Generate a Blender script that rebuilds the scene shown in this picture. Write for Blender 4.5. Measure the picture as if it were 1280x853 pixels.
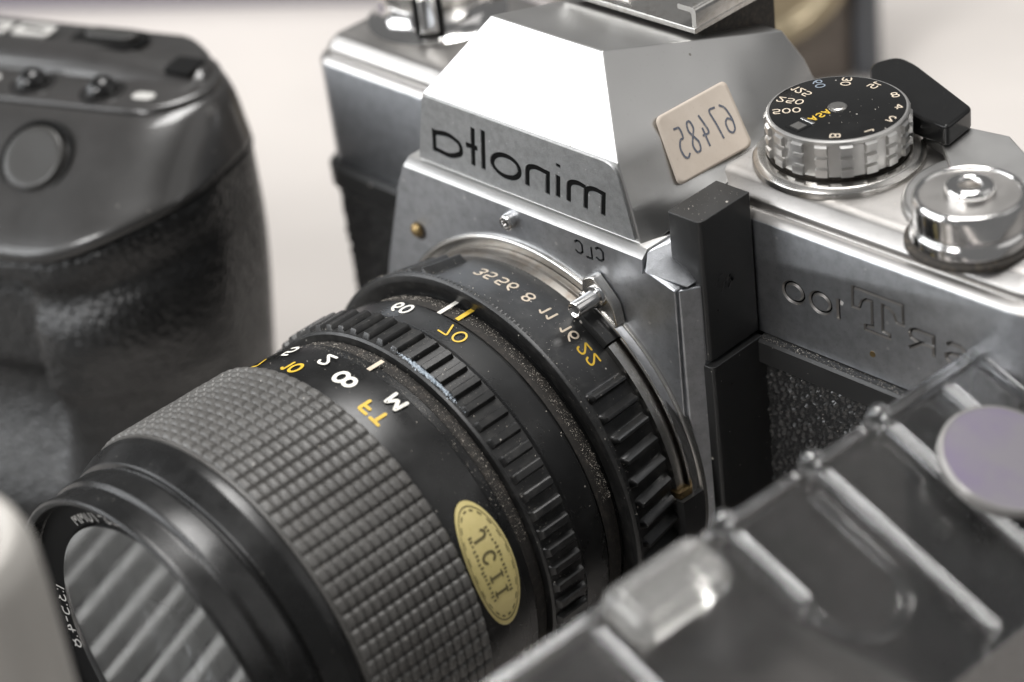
import bpy, bmesh, math, random
import numpy as np
from mathutils import Vector, Matrix, noise

for o in list(bpy.data.objects):
    bpy.data.objects.remove(o, do_unlink=True)
sc = bpy.context.scene
COL = sc.collection
random.seed(7)
MM = 0.001
H = 38.0            # lens axis above the table, mm
CX = -3.17          # lens axis, mm

# ------------------------------------------------------------------ camera
TH, EL, RO, DIST, AX, AZ, FPX = 49.01, 32.32, 7.58, 368.64, -24.52, -0.55, 2888.88
th, el, ro = (math.radians(a) for a in (TH, EL, RO))
dv = Vector((-math.sin(th) * math.cos(el), math.cos(th) * math.cos(el), -math.sin(el)))
rv = dv.cross(Vector((0, 0, 1))).normalized()
uv = rv.cross(dv)
r2 = math.cos(ro) * rv - math.sin(ro) * uv
u2 = math.sin(ro) * rv + math.cos(ro) * uv
cpos = Vector((AX, 0, AZ + H)) - dv * DIST
cam = bpy.data.cameras.new('camera')
cam.sensor_width = 36
cam.lens = 36 * FPX / 1280
cam.clip_start, cam.clip_end = 0.01, 50
cam.dof.use_dof = True
cam.dof.focus_distance = 0.317
cam.dof.aperture_fstop = 11
cam.dof.aperture_blades = 7
co = bpy.data.objects.new('camera', cam)
COL.objects.link(co)
M3 = Matrix((r2, u2, -dv)).transposed()
co.matrix_world = Matrix.Translation(cpos * MM) @ M3.to_4x4()
sc.camera = co

# ------------------------------------------------------------------ light
w = bpy.data.worlds.new('World')
sc.world = w
w.use_nodes = True
bg = w.node_tree.nodes['Background']
bg.inputs[0].default_value = (0.95, 0.95, 0.95, 1)
bg.inputs[1].default_value = 0.16


def area(name, loc, target, sx, sy, energy, color=(1, 1, 1), spread=180):
    l = bpy.data.lights.new(name, 'AREA')
    l.shape = 'RECTANGLE'
    l.size, l.size_y, l.energy, l.color = sx, sy, energy, color
    l.spread = math.radians(spread)
    o = bpy.data.objects.new(name, l)
    COL.objects.link(o)
    o.location = loc
    o.rotation_euler = (Vector(target) - Vector(loc)).to_track_quat('-Z', 'Y').to_euler()
    return o


# tall window panes across the room, in front and to the left of the camera
wd = Vector((-0.66, -0.70, 0)).normalized()
wt = Vector((-wd.y, wd.x, 0))
for k in range(5):
    c = wd * 1.25 + wt * (k - 2) * 0.26 + Vector((0, 0, 0.56))
    area('window_light', c, (c.x - wd.x, c.y - wd.y, c.z - 0.25), 0.16, 0.75, 2.7, (0.96, 0.98, 1.0))
# ceiling lamp above and behind
area('upper_light', (-0.20, 0.36, 1.6), (-0.1, 0.2, 0), 0.6, 0.9, 24, (1.0, 0.985, 0.965))
area('upper_light', (1.05, 0.85, 1.10), (0, 0, 0.05), 1.2, 1.1, 2.4, (1.0, 0.98, 0.96))
area('upper_light', (0.05, -1.05, 1.05), (0, 0, 0.05), 0.4, 0.4, 9, (1.0, 0.99, 0.98))  # added lamp high in front, for fill and glints on plastic ribs

sc.view_settings.view_transform = 'Standard'
sc.view_settings.look = 'None'
sc.view_settings.exposure = 0.3
sc.view_settings.gamma = 1
sc.cycles.max_bounces = 10
sc.cycles.transmission_bounces = 10
sc.cycles.use_denoising = True


# ------------------------------------------------------------------ materials
def mat(name, col, metal=0.0, rough=0.4, grain=None, mottle=None, specks=None, trans=0, ior=1.45, coat=0, aniso=0, spec=None, leather=None, smudge=None):
    m = bpy.data.materials.new(name)
    m.use_nodes = True
    nt = m.node_tree
    N, L = nt.nodes, nt.links
    b = N['Principled BSDF']
    b.inputs['Base Color'].default_value = (*col, 1)
    b.inputs['Metallic'].default_value = metal
    b.inputs['Roughness'].default_value = rough
    b.inputs['IOR'].default_value = ior
    b.inputs['Transmission Weight'].default_value = trans
    b.inputs['Coat Weight'].default_value = coat
    if spec is not None:
        b.inputs['Specular IOR Level'].default_value = spec
    tc = N.new('ShaderNodeTexCoord')
    mp = N.new('ShaderNodeMapping')
    mp.inputs['Scale'].default_value = (1000, 1000, 1000)
    L.new(tc.outputs['Object'], mp.inputs['Vector'])

    def nz(scale, detail=4, rgh=0.55):
        n = N.new('ShaderNodeTexNoise')
        n.inputs['Scale'].default_value = scale
        n.inputs['Detail'].default_value = detail
        n.inputs['Roughness'].default_value = rgh
        L.new(mp.outputs[0], n.inputs['Vector'])
        return n

    def ramp(src, a, b_):
        r = N.new('ShaderNodeMapRange')
        r.inputs['From Min'].default_value = a
        r.inputs['From Max'].default_value = b_
        L.new(src, r.inputs['Value'])
        return r.outputs[0]

    def mix(fac, a, c):
        x = N.new('ShaderNodeMix')
        x.data_type = 'RGBA'
        L.new(fac, x.inputs['Factor'])
        if isinstance(a, tuple):
            x.inputs[6].default_value = (*a, 1)
        else:
            L.new(a, x.inputs[6])
        x.inputs[7].default_value = (*c, 1)
        return x.outputs[2]

    cur = col
    rsock = None
    if mottle:            # (scale, colour, lo, hi)
        for (s, c2, lo, hi) in mottle:
            n = nz(s, 6, 0.6)
            cur = mix(ramp(n.outputs[0], lo, hi), cur, c2)
    if specks:            # (scale, size, fraction, colour)
        for (s, size, frac, c2) in specks:
            v = N.new('ShaderNodeTexVoronoi')
            v.inputs['Scale'].default_value = s
            L.new(mp.outputs[0], v.inputs['Vector'])
            sep = N.new('ShaderNodeSeparateColor')
            L.new(v.outputs['Color'], sep.inputs[0])
            # random size per cell, most cells empty
            r1 = ramp(sep.outputs[0], 1 - frac, 1.0)
            mu = N.new('ShaderNodeMath'); mu.operation = 'MULTIPLY'
            L.new(r1, mu.inputs[0]); mu.inputs[1].default_value = size
            lt = N.new('ShaderNodeMath'); lt.operation = 'LESS_THAN'
            L.new(v.outputs['Distance'], lt.inputs[0]); L.new(mu.outputs[0], lt.inputs[1])
            mm = N.new('ShaderNodeMath'); mm.operation = 'MULTIPLY'
            L.new(lt.outputs[0], mm.inputs[0]); mm.inputs[1].default_value = 0.75
            cur = mix(mm.outputs[0], cur, c2)
    if not isinstance(cur, tuple):
        L.new(cur, b.inputs['Base Color'])
    if smudge:            # (scale, r_lo, r_hi)
        n = nz(smudge[0], 5, 0.6)
        r = N.new('ShaderNodeMapRange')
        r.inputs['From Min'].default_value = 0.3
        r.inputs['From Max'].default_value = 0.7
        r.inputs['To Min'].default_value = smudge[1]
        r.inputs['To Max'].default_value = smudge[2]
        L.new(n.outputs[0], r.inputs['Value'])
        L.new(r.outputs[0], b.inputs['Roughness'])
    nrm = None
    if grain:             # list of (scale, strength, distance mm)
        for (s, st, dist) in grain:
            n = nz(s, 3, 0.6)
            bp = N.new('ShaderNodeBump')
            bp.inputs['Strength'].default_value = st
            bp.inputs['Distance'].default_value = dist * MM
            L.new(n.outputs[0], bp.inputs['Height'])
            if nrm:
                L.new(nrm, bp.inputs['Normal'])
            nrm = bp.outputs[0]
    if leather:           # (scale, strength, dist)
        v = N.new('ShaderNodeTexVoronoi')
        v.feature = 'SMOOTH_F1'
        v.inputs['Scale'].default_value = leather[0]
        wn = nz(leather[0] * 0.7, 2)
        ad = N.new('ShaderNodeVectorMath'); ad.operation = 'MULTIPLY_ADD'
        L.new(wn.outputs['Color'], ad.inputs[0]); ad.inputs[1].default_value = (0.8,) * 3
        L.new(mp.outputs[0], ad.inputs[2])
        L.new(ad.outputs[0], v.inputs['Vector'])
        bp = N.new('ShaderNodeBump')
        bp.invert = True
        bp.inputs['Strength'].default_value = leather[1]
        bp.inputs['Distance'].default_value = leather[2] * MM
        L.new(v.outputs['Distance'], bp.inputs['Height'])
        if nrm:
            L.new(nrm, bp.inputs['Normal'])
        nrm = bp.outputs[0]
    if nrm:
        L.new(nrm, b.inputs['Normal'])
    return m


DUST = (0.55, 0.52, 0.47)
SATIN = mat('satin_chrome', (0.58, 0.575, 0.565), 1, 0.34, grain=[(6, 0.25, 0.03)], mottle=[(1.6, (0.50, 0.49, 0.47), 0.62, 0.82)],
            specks=[(0.5, 0.13, 0.2, (0.72, 0.71, 0.69)), (0.3, 0.07, 0.3, (0.2, 0.18, 0.15))], smudge=(0.1, 0.33, 0.40))
PLATE = mat('satin_chrome_front', (0.50, 0.515, 0.54), 1, 0.36, grain=[(4.5, 0.6, 0.05), (9, 0.4, 0.03)], mottle=[(0.5, (0.38, 0.39, 0.41), 0.42, 0.72), (2.2, (0.30, 0.31, 0.33), 0.58, 0.8)],
            specks=[(0.6, 0.2, 0.2, (0.7, 0.7, 0.7))])
BLAST = mat('blasted_metal', (0.46, 0.47, 0.475), 1, 0.42, grain=[(5.5, 0.9, 0.06), (2.2, 0.4, 0.06)], mottle=[(0.9, (0.36, 0.365, 0.37), 0.42, 0.7), (5, (0.30, 0.30, 0.30), 0.5, 0.8)],
            specks=[(1.1, 0.16, 0.3, (0.75, 0.75, 0.75))])
CHROME = mat('polished_chrome', (0.72, 0.71, 0.70), 1, 0.10, smudge=(0.5, 0.06, 0.2))
STEEL = mat('brushed_steel', (0.58, 0.565, 0.54), 1, 0.26, grain=[(8, 0.3, 0.02)], mottle=[(0.8, (0.42, 0.39, 0.35), 0.5, 0.8)])
FLANGEM = mat('worn_flange', (0.26, 0.245, 0.225), 1, 0.4, mottle=[(0.6, (0.20, 0.17, 0.14), 0.45, 0.7)])
DIALM = mat('dial_metal', (0.60, 0.59, 0.575), 1, 0.36, grain=[(8, 0.2, 0.02)])
TOPM = mat('satin_top', (0.44, 0.425, 0.41), 1, 0.36, grain=[(6, 0.35, 0.03)], mottle=[(1.6, (0.36, 0.345, 0.325), 0.58, 0.8)], specks=[(0.5, 0.13, 0.2, (0.72, 0.71, 0.69)), (0.3, 0.07, 0.3, (0.2, 0.18, 0.15))], smudge=(0.12, 0.33, 0.42))
DARKGAP = mat('dark_gap', (0.03, 0.026, 0.022), 0, 0.7, mottle=[(1.5, (0.10, 0.08, 0.06), 0.5, 0.75)])  # dark tone for gaps; also paints shade under shoe and shutter collar
BLACKP = mat('black_paint', (0.020, 0.020, 0.020), 0, 0.33, spec=0.6, grain=[(3, 0.15, 0.03)], specks=[(0.55, 0.16, 0.25, DUST), (1.3, 0.1, 0.15, DUST)], smudge=(0.2, 0.27, 0.45))
BLACKB = mat('black_barrel', (0.008, 0.008, 0.008), 0, 0.24, spec=0.5, grain=[(2, 0.1, 0.03)], specks=[(0.5, 0.09, 0.2, DUST), (1.5, 0.10, 0.10, DUST)], mottle=[(0.18, (0.016, 0.016, 0.016), 0.5, 0.75)], smudge=(0.16, 0.2, 0.40))
RINGDUST = mat('dusty_black_ring', (0.010, 0.010, 0.010), 0, 0.36, spec=0.55, grain=[(3, 0.3, 0.05)], specks=[(0.9, 0.12, 0.25, DUST), (2.4, 0.15, 0.15, DUST)], mottle=[(0.5, (0.035, 0.034, 0.032), 0.5, 0.8)])
RUBBER = mat('worn_rubber', (0.075, 0.072, 0.068), 0, 0.42, grain=[(3, 0.4, 0.06)], mottle=[(0.12, (0.10, 0.097, 0.092), 0.4, 0.68), (1.4, (0.13, 0.125, 0.118), 0.55, 0.8)], specks=[(0.8, 0.1, 0.25, DUST)])
FELT = mat('dirty_groove', (0.02, 0.018, 0.016), 0, 0.8, mottle=[(0.8, (0.06, 0.05, 0.042), 0.52, 0.75), (3.5, (0.15, 0.13, 0.11), 0.60, 0.78)])
INNER = mat('matte_black', (0.004, 0.004, 0.004), 0, 0.6, spec=0.2)
GLOSS = mat('gloss_black', (0.010, 0.010, 0.010), 0, 0.14, specks=[(0.7, 0.12, 0.2, DUST), (2, 0.08, 0.12, DUST)], smudge=(0.3, 0.10, 0.24))
WHITE = mat('white_paint', (0.74, 0.72, 0.66), 0, 0.55, mottle=[(1.2, (0.5, 0.48, 0.42), 0.55, 0.8)])
CREAM = mat('cream_paint', (0.62, 0.53, 0.42), 0, 0.55, mottle=[(1.5, (0.40, 0.34, 0.27), 0.5, 0.8)])
YELLOW = mat('yellow_paint', (0.66, 0.43, 0.04), 0, 0.5, mottle=[(1.4, (0.5, 0.32, 0.03), 0.5, 0.8)])
BLUEGREY = mat('blue_grey_paint', (0.22, 0.26, 0.31), 0, 0.5)
GROOVEBLACK = mat('engraving_black', (0.004, 0.004, 0.004), 0, 0.6, spec=0.1)
BLUEINK = mat('pencil_ink', (0.10, 0.11, 0.14), 0, 0.6, mottle=[(3, (0.28, 0.27, 0.27), 0.5, 0.75)])
STICKER = mat('aged_sticker', (0.56, 0.49, 0.42), 0, 0.6, mottle=[(0.15, (0.50, 0.43, 0.36), 0.4, 0.7), (1.4, (0.42, 0.36, 0.30), 0.62, 0.85)], grain=[(2, 0.2, 0.05)])
GOLD = mat('gold_sticker', (0.66, 0.56, 0.24), 0.2, 0.3, mottle=[(0.22, (0.70, 0.59, 0.27), 0.42, 0.62), (3, (0.42, 0.34, 0.08), 0.6, 0.8)])
GOLDINK = mat('sticker_ink', (0.13, 0.11, 0.05), 0, 0.5)
BRASS = mat('tarnished_brass', (0.34, 0.25, 0.12), 1, 0.42, mottle=[(1.5, (0.14, 0.09, 0.05), 0.45, 0.7)])
LEATHER = mat('black_leatherette', (0.024, 0.024, 0.024), 0, 0.27, spec=0.8, coat=0.15, grain=[(6, 0.4, 0.05)], specks=[(1.2, 0.12, 0.15, DUST)])
BODYBLK = mat('body_black', (0.018, 0.018, 0.018), 0, 0.45, leather=(1.2, 0.6, 0.25))
GLASS = mat('lens_filter', (0.62, 0.62, 0.62), 0, 0.02, trans=0.965, ior=2.0, specks=[(0.5, 0.05, 0.3, DUST), (1.4, 0.06, 0.2, DUST)], smudge=(0.12, 0.01, 0.10))
ELEMENT = mat('lens_element', (0.85, 0.90, 0.95), 0, 0.01, trans=1, ior=1.75)
DSHELL = mat('dslr_shell', (0.028, 0.027, 0.026), 0, 0.28, coat=0.5, grain=[(5, 0.35, 0.04)], mottle=[(0.07, (0.036, 0.034, 0.033), 0.42, 0.68)], specks=[(0.5, 0.07, 0.3, DUST), (1.2, 0.06, 0.2, DUST)], smudge=(0.09, 0.26, 0.40))
DRUBBER = mat('dslr_grip_rubber', (0.012, 0.012, 0.012), 0, 0.34, leather=(1.25, 1.0, 0.35), smudge=(0.1, 0.28, 0.42), spec=0.6)
DBUTTON = mat('dslr_button', (0.040, 0.039, 0.037), 0, 0.33, grain=[(6, 0.3, 0.03)], specks=[(0.8, 0.07, 0.2, DUST)])
GREYPR = mat('grey_print', (0.46, 0.45, 0.43), 0, 0.5)
CLEAR = mat('smoky_clear_plastic', (0.60, 0.60, 0.60), 0, 0.08, trans=0.985, ior=1.52, smudge=(0.15, 0.04, 0.14))
FROST = mat('frosted_plastic', (0.80, 0.79, 0.77), 0, 0.16, trans=0.86, ior=1.5)
GREYPL = mat('pale_grey_plastic', (0.46, 0.44, 0.41), 0, 0.38, grain=[(2, 0.1, 0.05)], smudge=(0.12, 0.3, 0.45))
RIMGREY = mat('rim_grey', (0.30, 0.29, 0.28), 0.3, 0.22)
PURPLE = mat('coated_glass', (0.24, 0.225, 0.25), 0.25, 0.22, mottle=[(0.05, (0.21, 0.17, 0.27), 0.42, 0.62)])
TABLE = mat('table_top', (0.55, 0.515, 0.485), 0, 0.5, mottle=[(0.012, (0.50, 0.47, 0.445), 0.35, 0.7)], grain=[(0.8, 0.1, 0.05)])
TAN = mat('brown_leather', (0.17, 0.145, 0.12), 0, 0.4, mottle=[(0.06, (0.11, 0.09, 0.075), 0.4, 0.65)])
DGREY = mat('dark_grey_metal', (0.09, 0.095, 0.105), 0.3, 0.35)
AMBER = mat('brass_ring', (0.36, 0.30, 0.20), 0.6, 0.3)
MIDGREY = mat('mid_grey_plastic', (0.07, 0.07, 0.07), 0, 0.5)
FINM = mat('fin_plastic', (0.46, 0.46, 0.45), 0, 0.35)
MAUVE = mat('mauve_card', (0.22, 0.20, 0.235), 0, 0.6)


# ------------------------------------------------------------------ mesh helpers
def thing(name, label, cat, loc, group=None):
    o = bpy.data.objects.new(name, None)
    COL.objects.link(o)
    o.empty_display_size = 0.01
    o.location = Vector(loc) * MM
    o['label'], o['category'] = label, cat
    if group:
        o['group'] = group
    return o


def base_of(p):
    b = Vector((0, 0, 0))
    while p is not None:
        b += p.location
        p = p.parent
    return b


def build(name, V, F, m, parent=None, bevel=0, seg=2, ang=32, z0=H, label=None, kind=None, bev_ang=30, recalc=True):
    """V in mm in the camera's own frame (lens axis at z=0); linked as one mesh object."""
    b = base_of(parent)
    me = bpy.data.meshes.new(name)
    me.from_pydata([((v[0]) * MM - b.x, v[1] * MM - b.y, (v[2] + z0) * MM - b.z) for v in V], [], [tuple(f) for f in F])
    if recalc:
        bm = bmesh.new()
        bm.from_mesh(me)
        bmesh.ops.remove_doubles(bm, verts=bm.verts, dist=2e-7)
        bmesh.ops.dissolve_degenerate(bm, edges=bm.edges, dist=1e-7)
        bmesh.ops.recalc_face_normals(bm, faces=bm.faces)
        bm.to_mesh(me)
        bm.free()
    me.polygons.foreach_set('use_smooth', [True] * len(me.polygons))
    me.set_sharp_from_angle(angle=math.radians(ang))
    me.materials.append(m)
    o = bpy.data.objects.new(name, me)
    COL.objects.link(o)
    o.parent = parent
    if bevel:
        md = o.modifiers.new('bevel', 'BEVEL')
        md.width = bevel * MM
        md.segments = seg
        md.limit_method = 'ANGLE'
        md.angle_limit = math.radians(bev_ang)
        md.harden_normals = True
    if label:
        o['label'] = label
    if kind:
        o['kind'] = kind
    return o


def join(parts):
    V, F = [], []
    for v, f in parts:
        n = len(V)
        V += [tuple(x) for x in v]
        F += [tuple(i + n for i in g) for g in f]
    return V, F


def box(x0, x1, y0, y1, z0, z1):
    V = [(x, y, z) for z in (z0, z1) for y in (y0, y1) for x in (x0, x1)]
    return V, [(0, 1, 3, 2), (4, 6, 7, 5), (0, 4, 5, 1), (2, 3, 7, 6), (0, 2, 6, 4), (1, 5, 7, 3)]


def extrude(poly, a, b, axis='z'):
    """poly: list of 2-D points; axis z -> (x,y) points, axis y -> (x,z) points, axis x -> (y,z) points."""
    n = len(poly)
    f = {'z': lambda p, t: (p[0], p[1], t), 'y': lambda p, t: (p[0], t, p[1]), 'x': lambda p, t: (t, p[0], p[1])}[axis]
    V = [f(p, a) for p in poly] + [f(p, b) for p in poly]
    F = [tuple(range(n)), tuple(range(2 * n - 1, n - 1, -1))] + [(i, (i + 1) % n, n + (i + 1) % n, n + i) for i in range(n)]
    return V, F


def fillet(pts, r, n=3, closed=False):
    out = []
    N = len(pts)
    for i, p in enumerate(pts):
        if not closed and i in (0, N - 1):
            out.append(p)
            continue
        a, c = np.array(pts[i - 1], float), np.array(pts[(i + 1) % N], float)
        q = np.array(p, float)
        la, lc = np.linalg.norm(a - q), np.linalg.norm(c - q)
        rr = r[i] if isinstance(r, (list, tuple)) else r
        k = min(rr, la * 0.45, lc * 0.45)
        if k < 1e-4:
            out.append(tuple(q))
            continue
        A, Cc = q + (a - q) / la * k, q + (c - q) / lc * k
        for j in range(n + 1):
            t = j / n
            out.append(tuple((1 - t) ** 2 * A + 2 * t * (1 - t) * q + t * t * Cc))
    return out


def lathe_y(prof, n=160, cx=CX, cz=0.0, a0=0, a1=360, cap=False):
    """prof: (y, R); full or partial turn about the lens axis."""
    full = abs(a1 - a0) >= 359.9
    m = n if full else n + 1
    V, F = [], []
    for i in range(m):
        a = math.radians(a0 + (a1 - a0) * i / n)
        s, c = math.sin(a), math.cos(a)
        for (y, R) in prof:
            V.append((cx + R * s, y, cz + R * c))
    k = len(prof)
    for i in range(n):
        j = (i + 1) % m
        for q in range(k - 1):
            F.append((i * k + q, i * k + q + 1, j * k + q + 1, j * k + q))
    if cap and not full:
        F.append(tuple(range(k)))
        F.append(tuple(range((m - 1) * k, m * k)))
    return V, F


def lathe_z(prof, cx, cy, n=96):
    """prof: (R, z)."""
    V, F = [], []
    k = len(prof)
    for i in range(n):
        a = 2 * math.pi * i / n
        for (R, z) in prof:
            V.append((cx + R * math.cos(a), cy + R * math.sin(a), z))
    for i in range(n):
        j = (i + 1) % n
        for q in range(k - 1):
            F.append((i * k + q, j * k + q, j * k + q + 1, i * k + q + 1))
    if prof[0][0] > 0.01:
        F.append(tuple(i * k for i in range(n))[::-1])
    if prof[-1][0] > 0.01:
        F.append(tuple(i * k + k - 1 for i in range(n)))
    return V, F


def grid_ring(angles, ys, Rf, cx=CX):
    """closed ring with a radius for every (angle, y); Rf takes arrays."""
    V, F = [], []
    k, n = len(ys), len(angles)
    for a in angles:
        s, c = math.sin(math.radians(a)), math.cos(math.radians(a))
        for j, y in enumerate(ys):
            R = Rf(a, y)
            V.append((cx + R * s, y, R * c))
    for i in range(n):
        j = (i + 1) % n
        for q in range(k - 1):
            F.append((i * k + q, i * k + q + 1, j * k + q + 1, j * k + q))
    return V, F


def rrect(x0, x1, y0, y1, r, n=8):
    """rounded rectangle outline, one radius or four (x0y0, x1y0, x1y1, x0y1)."""
    rs = r if isinstance(r, (list, tuple)) else [r] * 4
    out = []
    for (cx_, cy_, sx, sy, a0), q in zip(((x0, y0, 1, 1, 180), (x1, y0, -1, 1, 270), (x1, y1, -1, -1, 0), (x0, y1, 1, -1, 90)), rs):
        for j in range(n + 1):
            a = math.radians(a0 + 90 * j / n)
            out.append((cx_ + sx * q + q * math.cos(a), cy_ + sy * q + q * math.sin(a)))
    return out


def slab(x0, x1, y0, y1, r, prof):
    """rounded slab built of stacked outlines; prof: (inset, z) from bottom to top."""
    V, F = [], []
    n = None
    for (ins, z) in prof:
        rs = [max(0.05, q - ins) for q in (r if isinstance(r, (list, tuple)) else [r] * 4)]
        ring = rrect(x0 + ins, x1 - ins, y0 + ins, y1 - ins, rs)
        n = len(ring)
        V += [(p[0], p[1], z) for p in ring]
    for q in range(len(prof) - 1):
        for i in range(n):
            j = (i + 1) % n
            F.append((q * n + i, q * n + j, (q + 1) * n + j, (q + 1) * n + i))
    F.append(tuple(range(n))[::-1])
    F.append(tuple(range((len(prof) - 1) * n, len(prof) * n)))
    return V, F


def capsule(p, q, wd, n=6):
    """outline of a stroke with round ends."""
    p, q = np.array(p, float), np.array(q, float)
    a = math.atan2(q[1] - p[1], q[0] - p[0])
    r = wd / 2
    out = []
    for k in range(n + 1):
        t = a + math.pi / 2 + math.pi * k / n
        out.append((p[0] + r * math.cos(t), p[1] + r * math.sin(t)))
    for k in range(n + 1):
        t = a - math.pi / 2 + math.pi * k / n
        out.append((q[0] + r * math.cos(t), q[1] + r * math.sin(t)))
    return out


def ribbon(pts, wd, closed=False):
    """outline quads of a mitred polyline stroke: returns (V2, F)."""
    P = [np.array(p, float) for p in pts]
    n = len(P)
    V, F = [], []
    for i in range(n):
        if closed:
            a, c = P[i - 1], P[(i + 1) % n]
        else:
            a, c = P[max(i - 1, 0)], P[min(i + 1, n - 1)]
        d1, d2 = P[i] - a, c - P[i]
        if np.linalg.norm(d1) < 1e-9:
            d1 = d2
        if np.linalg.norm(d2) < 1e-9:
            d2 = d1
        d1, d2 = d1 / np.linalg.norm(d1), d2 / np.linalg.norm(d2)
        n1, n2 = np.array((-d1[1], d1[0])), np.array((-d2[1], d2[0]))
        mt = n1 + n2
        mt /= np.linalg.norm(mt)
        k = (wd / 2) / max(0.35, mt @ n1)
        V += [tuple(P[i] + mt * k), tuple(P[i] - mt * k)]
    for i in range(n if closed else n - 1):
        j = (i + 1) % n
        F.append((2 * i, 2 * j, 2 * j + 1, 2 * i + 1))
    return V, F


def solid2d(V2, F, a, b, axis='y'):
    """close a flat 2-D patch into a solid between a and b along an axis."""
    bm = bmesh.new()
    f = {'y': lambda p, t: (p[0], t, p[1])}[axis]
    vs = [bm.verts.new(f(p, a)) for p in V2]
    for g in F:
        try:
            bm.faces.new([vs[i] for i in g])
        except ValueError:
            pass
    bmesh.ops.remove_doubles(bm, verts=bm.verts, dist=1e-4)
    bmesh.ops.recalc_face_normals(bm, faces=bm.faces)
    r = bmesh.ops.extrude_face_region(bm, geom=bm.faces[:])
    for e in r['geom']:
        if isinstance(e, bmesh.types.BMVert):
            e.co.y = b
    bmesh.ops.recalc_face_normals(bm, faces=bm.faces)
    bm.verts.index_update()
    V = [tuple(v.co) for v in bm.verts]
    Fo = [tuple(v.index for v in g.verts) for g in bm.faces]
    bm.free()
    return V, Fo


def vgroove(pts, w0, w1, closed, y0, y1):
    """cutter for an engraved stroke with sloping walls: width w0 at y0 (outside), w1 at y1 (floor)."""
    A, F0 = ribbon(pts, w0, closed)
    B_, _ = ribbon(pts, w1, closed)
    n = len(A)
    V = [(p[0], y0, p[1]) for p in A] + [(p[0], y1, p[1]) for p in B_]
    F = [tuple(f) for f in F0] + [tuple(i + n for i in f)[::-1] for f in F0]
    k = n // 2
    for i in range(k if closed else k - 1):
        j = (i + 1) % k
        F.append((2 * i, n + 2 * i, n + 2 * j, 2 * j))
        F.append((2 * i + 1, 2 * j + 1, n + 2 * j + 1, n + 2 * i + 1))
    if not closed:
        F.append((0, 1, n + 1, n))
        F.append((n - 2, 2 * n - 2, 2 * n - 1, n - 1))
    bm = bmesh.new()
    vs = [bm.verts.new(v) for v in V]
    for f in F:
        bm.faces.new([vs[i] for i in f])
    bmesh.ops.recalc_face_normals(bm, faces=bm.faces)
    bm.verts.index_update()
    F = [tuple(v.index for v in f.verts) for f in bm.faces]
    bm.free()
    return V, F


def cut(o, cutters):
    """engrave: subtract closed solids (V, F in mm) from an object."""
    V, F = join(cutters)
    b = base_of(o.parent)
    me = bpy.data.meshes.new('cutter')
    me.from_pydata([(v[0] * MM - b.x, v[1] * MM - b.y, (v[2] + H) * MM - b.z) for v in V], [], F)
    bm = bmesh.new(); bm.from_mesh(me)
    # work at a large scale so the exact solver keeps its precision
    bm.to_mesh(me); bm.free()
    K = 1000.0
    for q in (me, o.data):
        q.transform(Matrix.Scale(K, 4))
    c = bpy.data.objects.new('cutter', me)
    COL.objects.link(c)
    t = bpy.data.objects.new('tmp', o.data)
    COL.objects.link(t)
    md = t.modifiers.new('b', 'BOOLEAN')
    md.object, md.operation, md.solver, md.use_self = c, 'DIFFERENCE', 'EXACT', True
    dg = bpy.context.evaluated_depsgraph_get()
    dg.update()
    new = bpy.data.meshes.new_from_object(t.evaluated_get(dg))
    new.transform(Matrix.Scale(1 / K, 4))
    bpy.data.objects.remove(t); bpy.data.objects.remove(c)
    new.polygons.foreach_set('use_smooth', [True] * len(new.polygons))
    new.set_sharp_from_angle(angle=math.radians(25))
    name = o.data.name
    o.data = new
    o.data.name = name


def oval(cx, cy, rx, ry, n=18):
    return [(cx + rx * math.cos(2 * math.pi * k / n + 0.3), cy + ry * math.sin(2 * math.pi * k / n + 0.3)) for k in range(n)]


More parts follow.
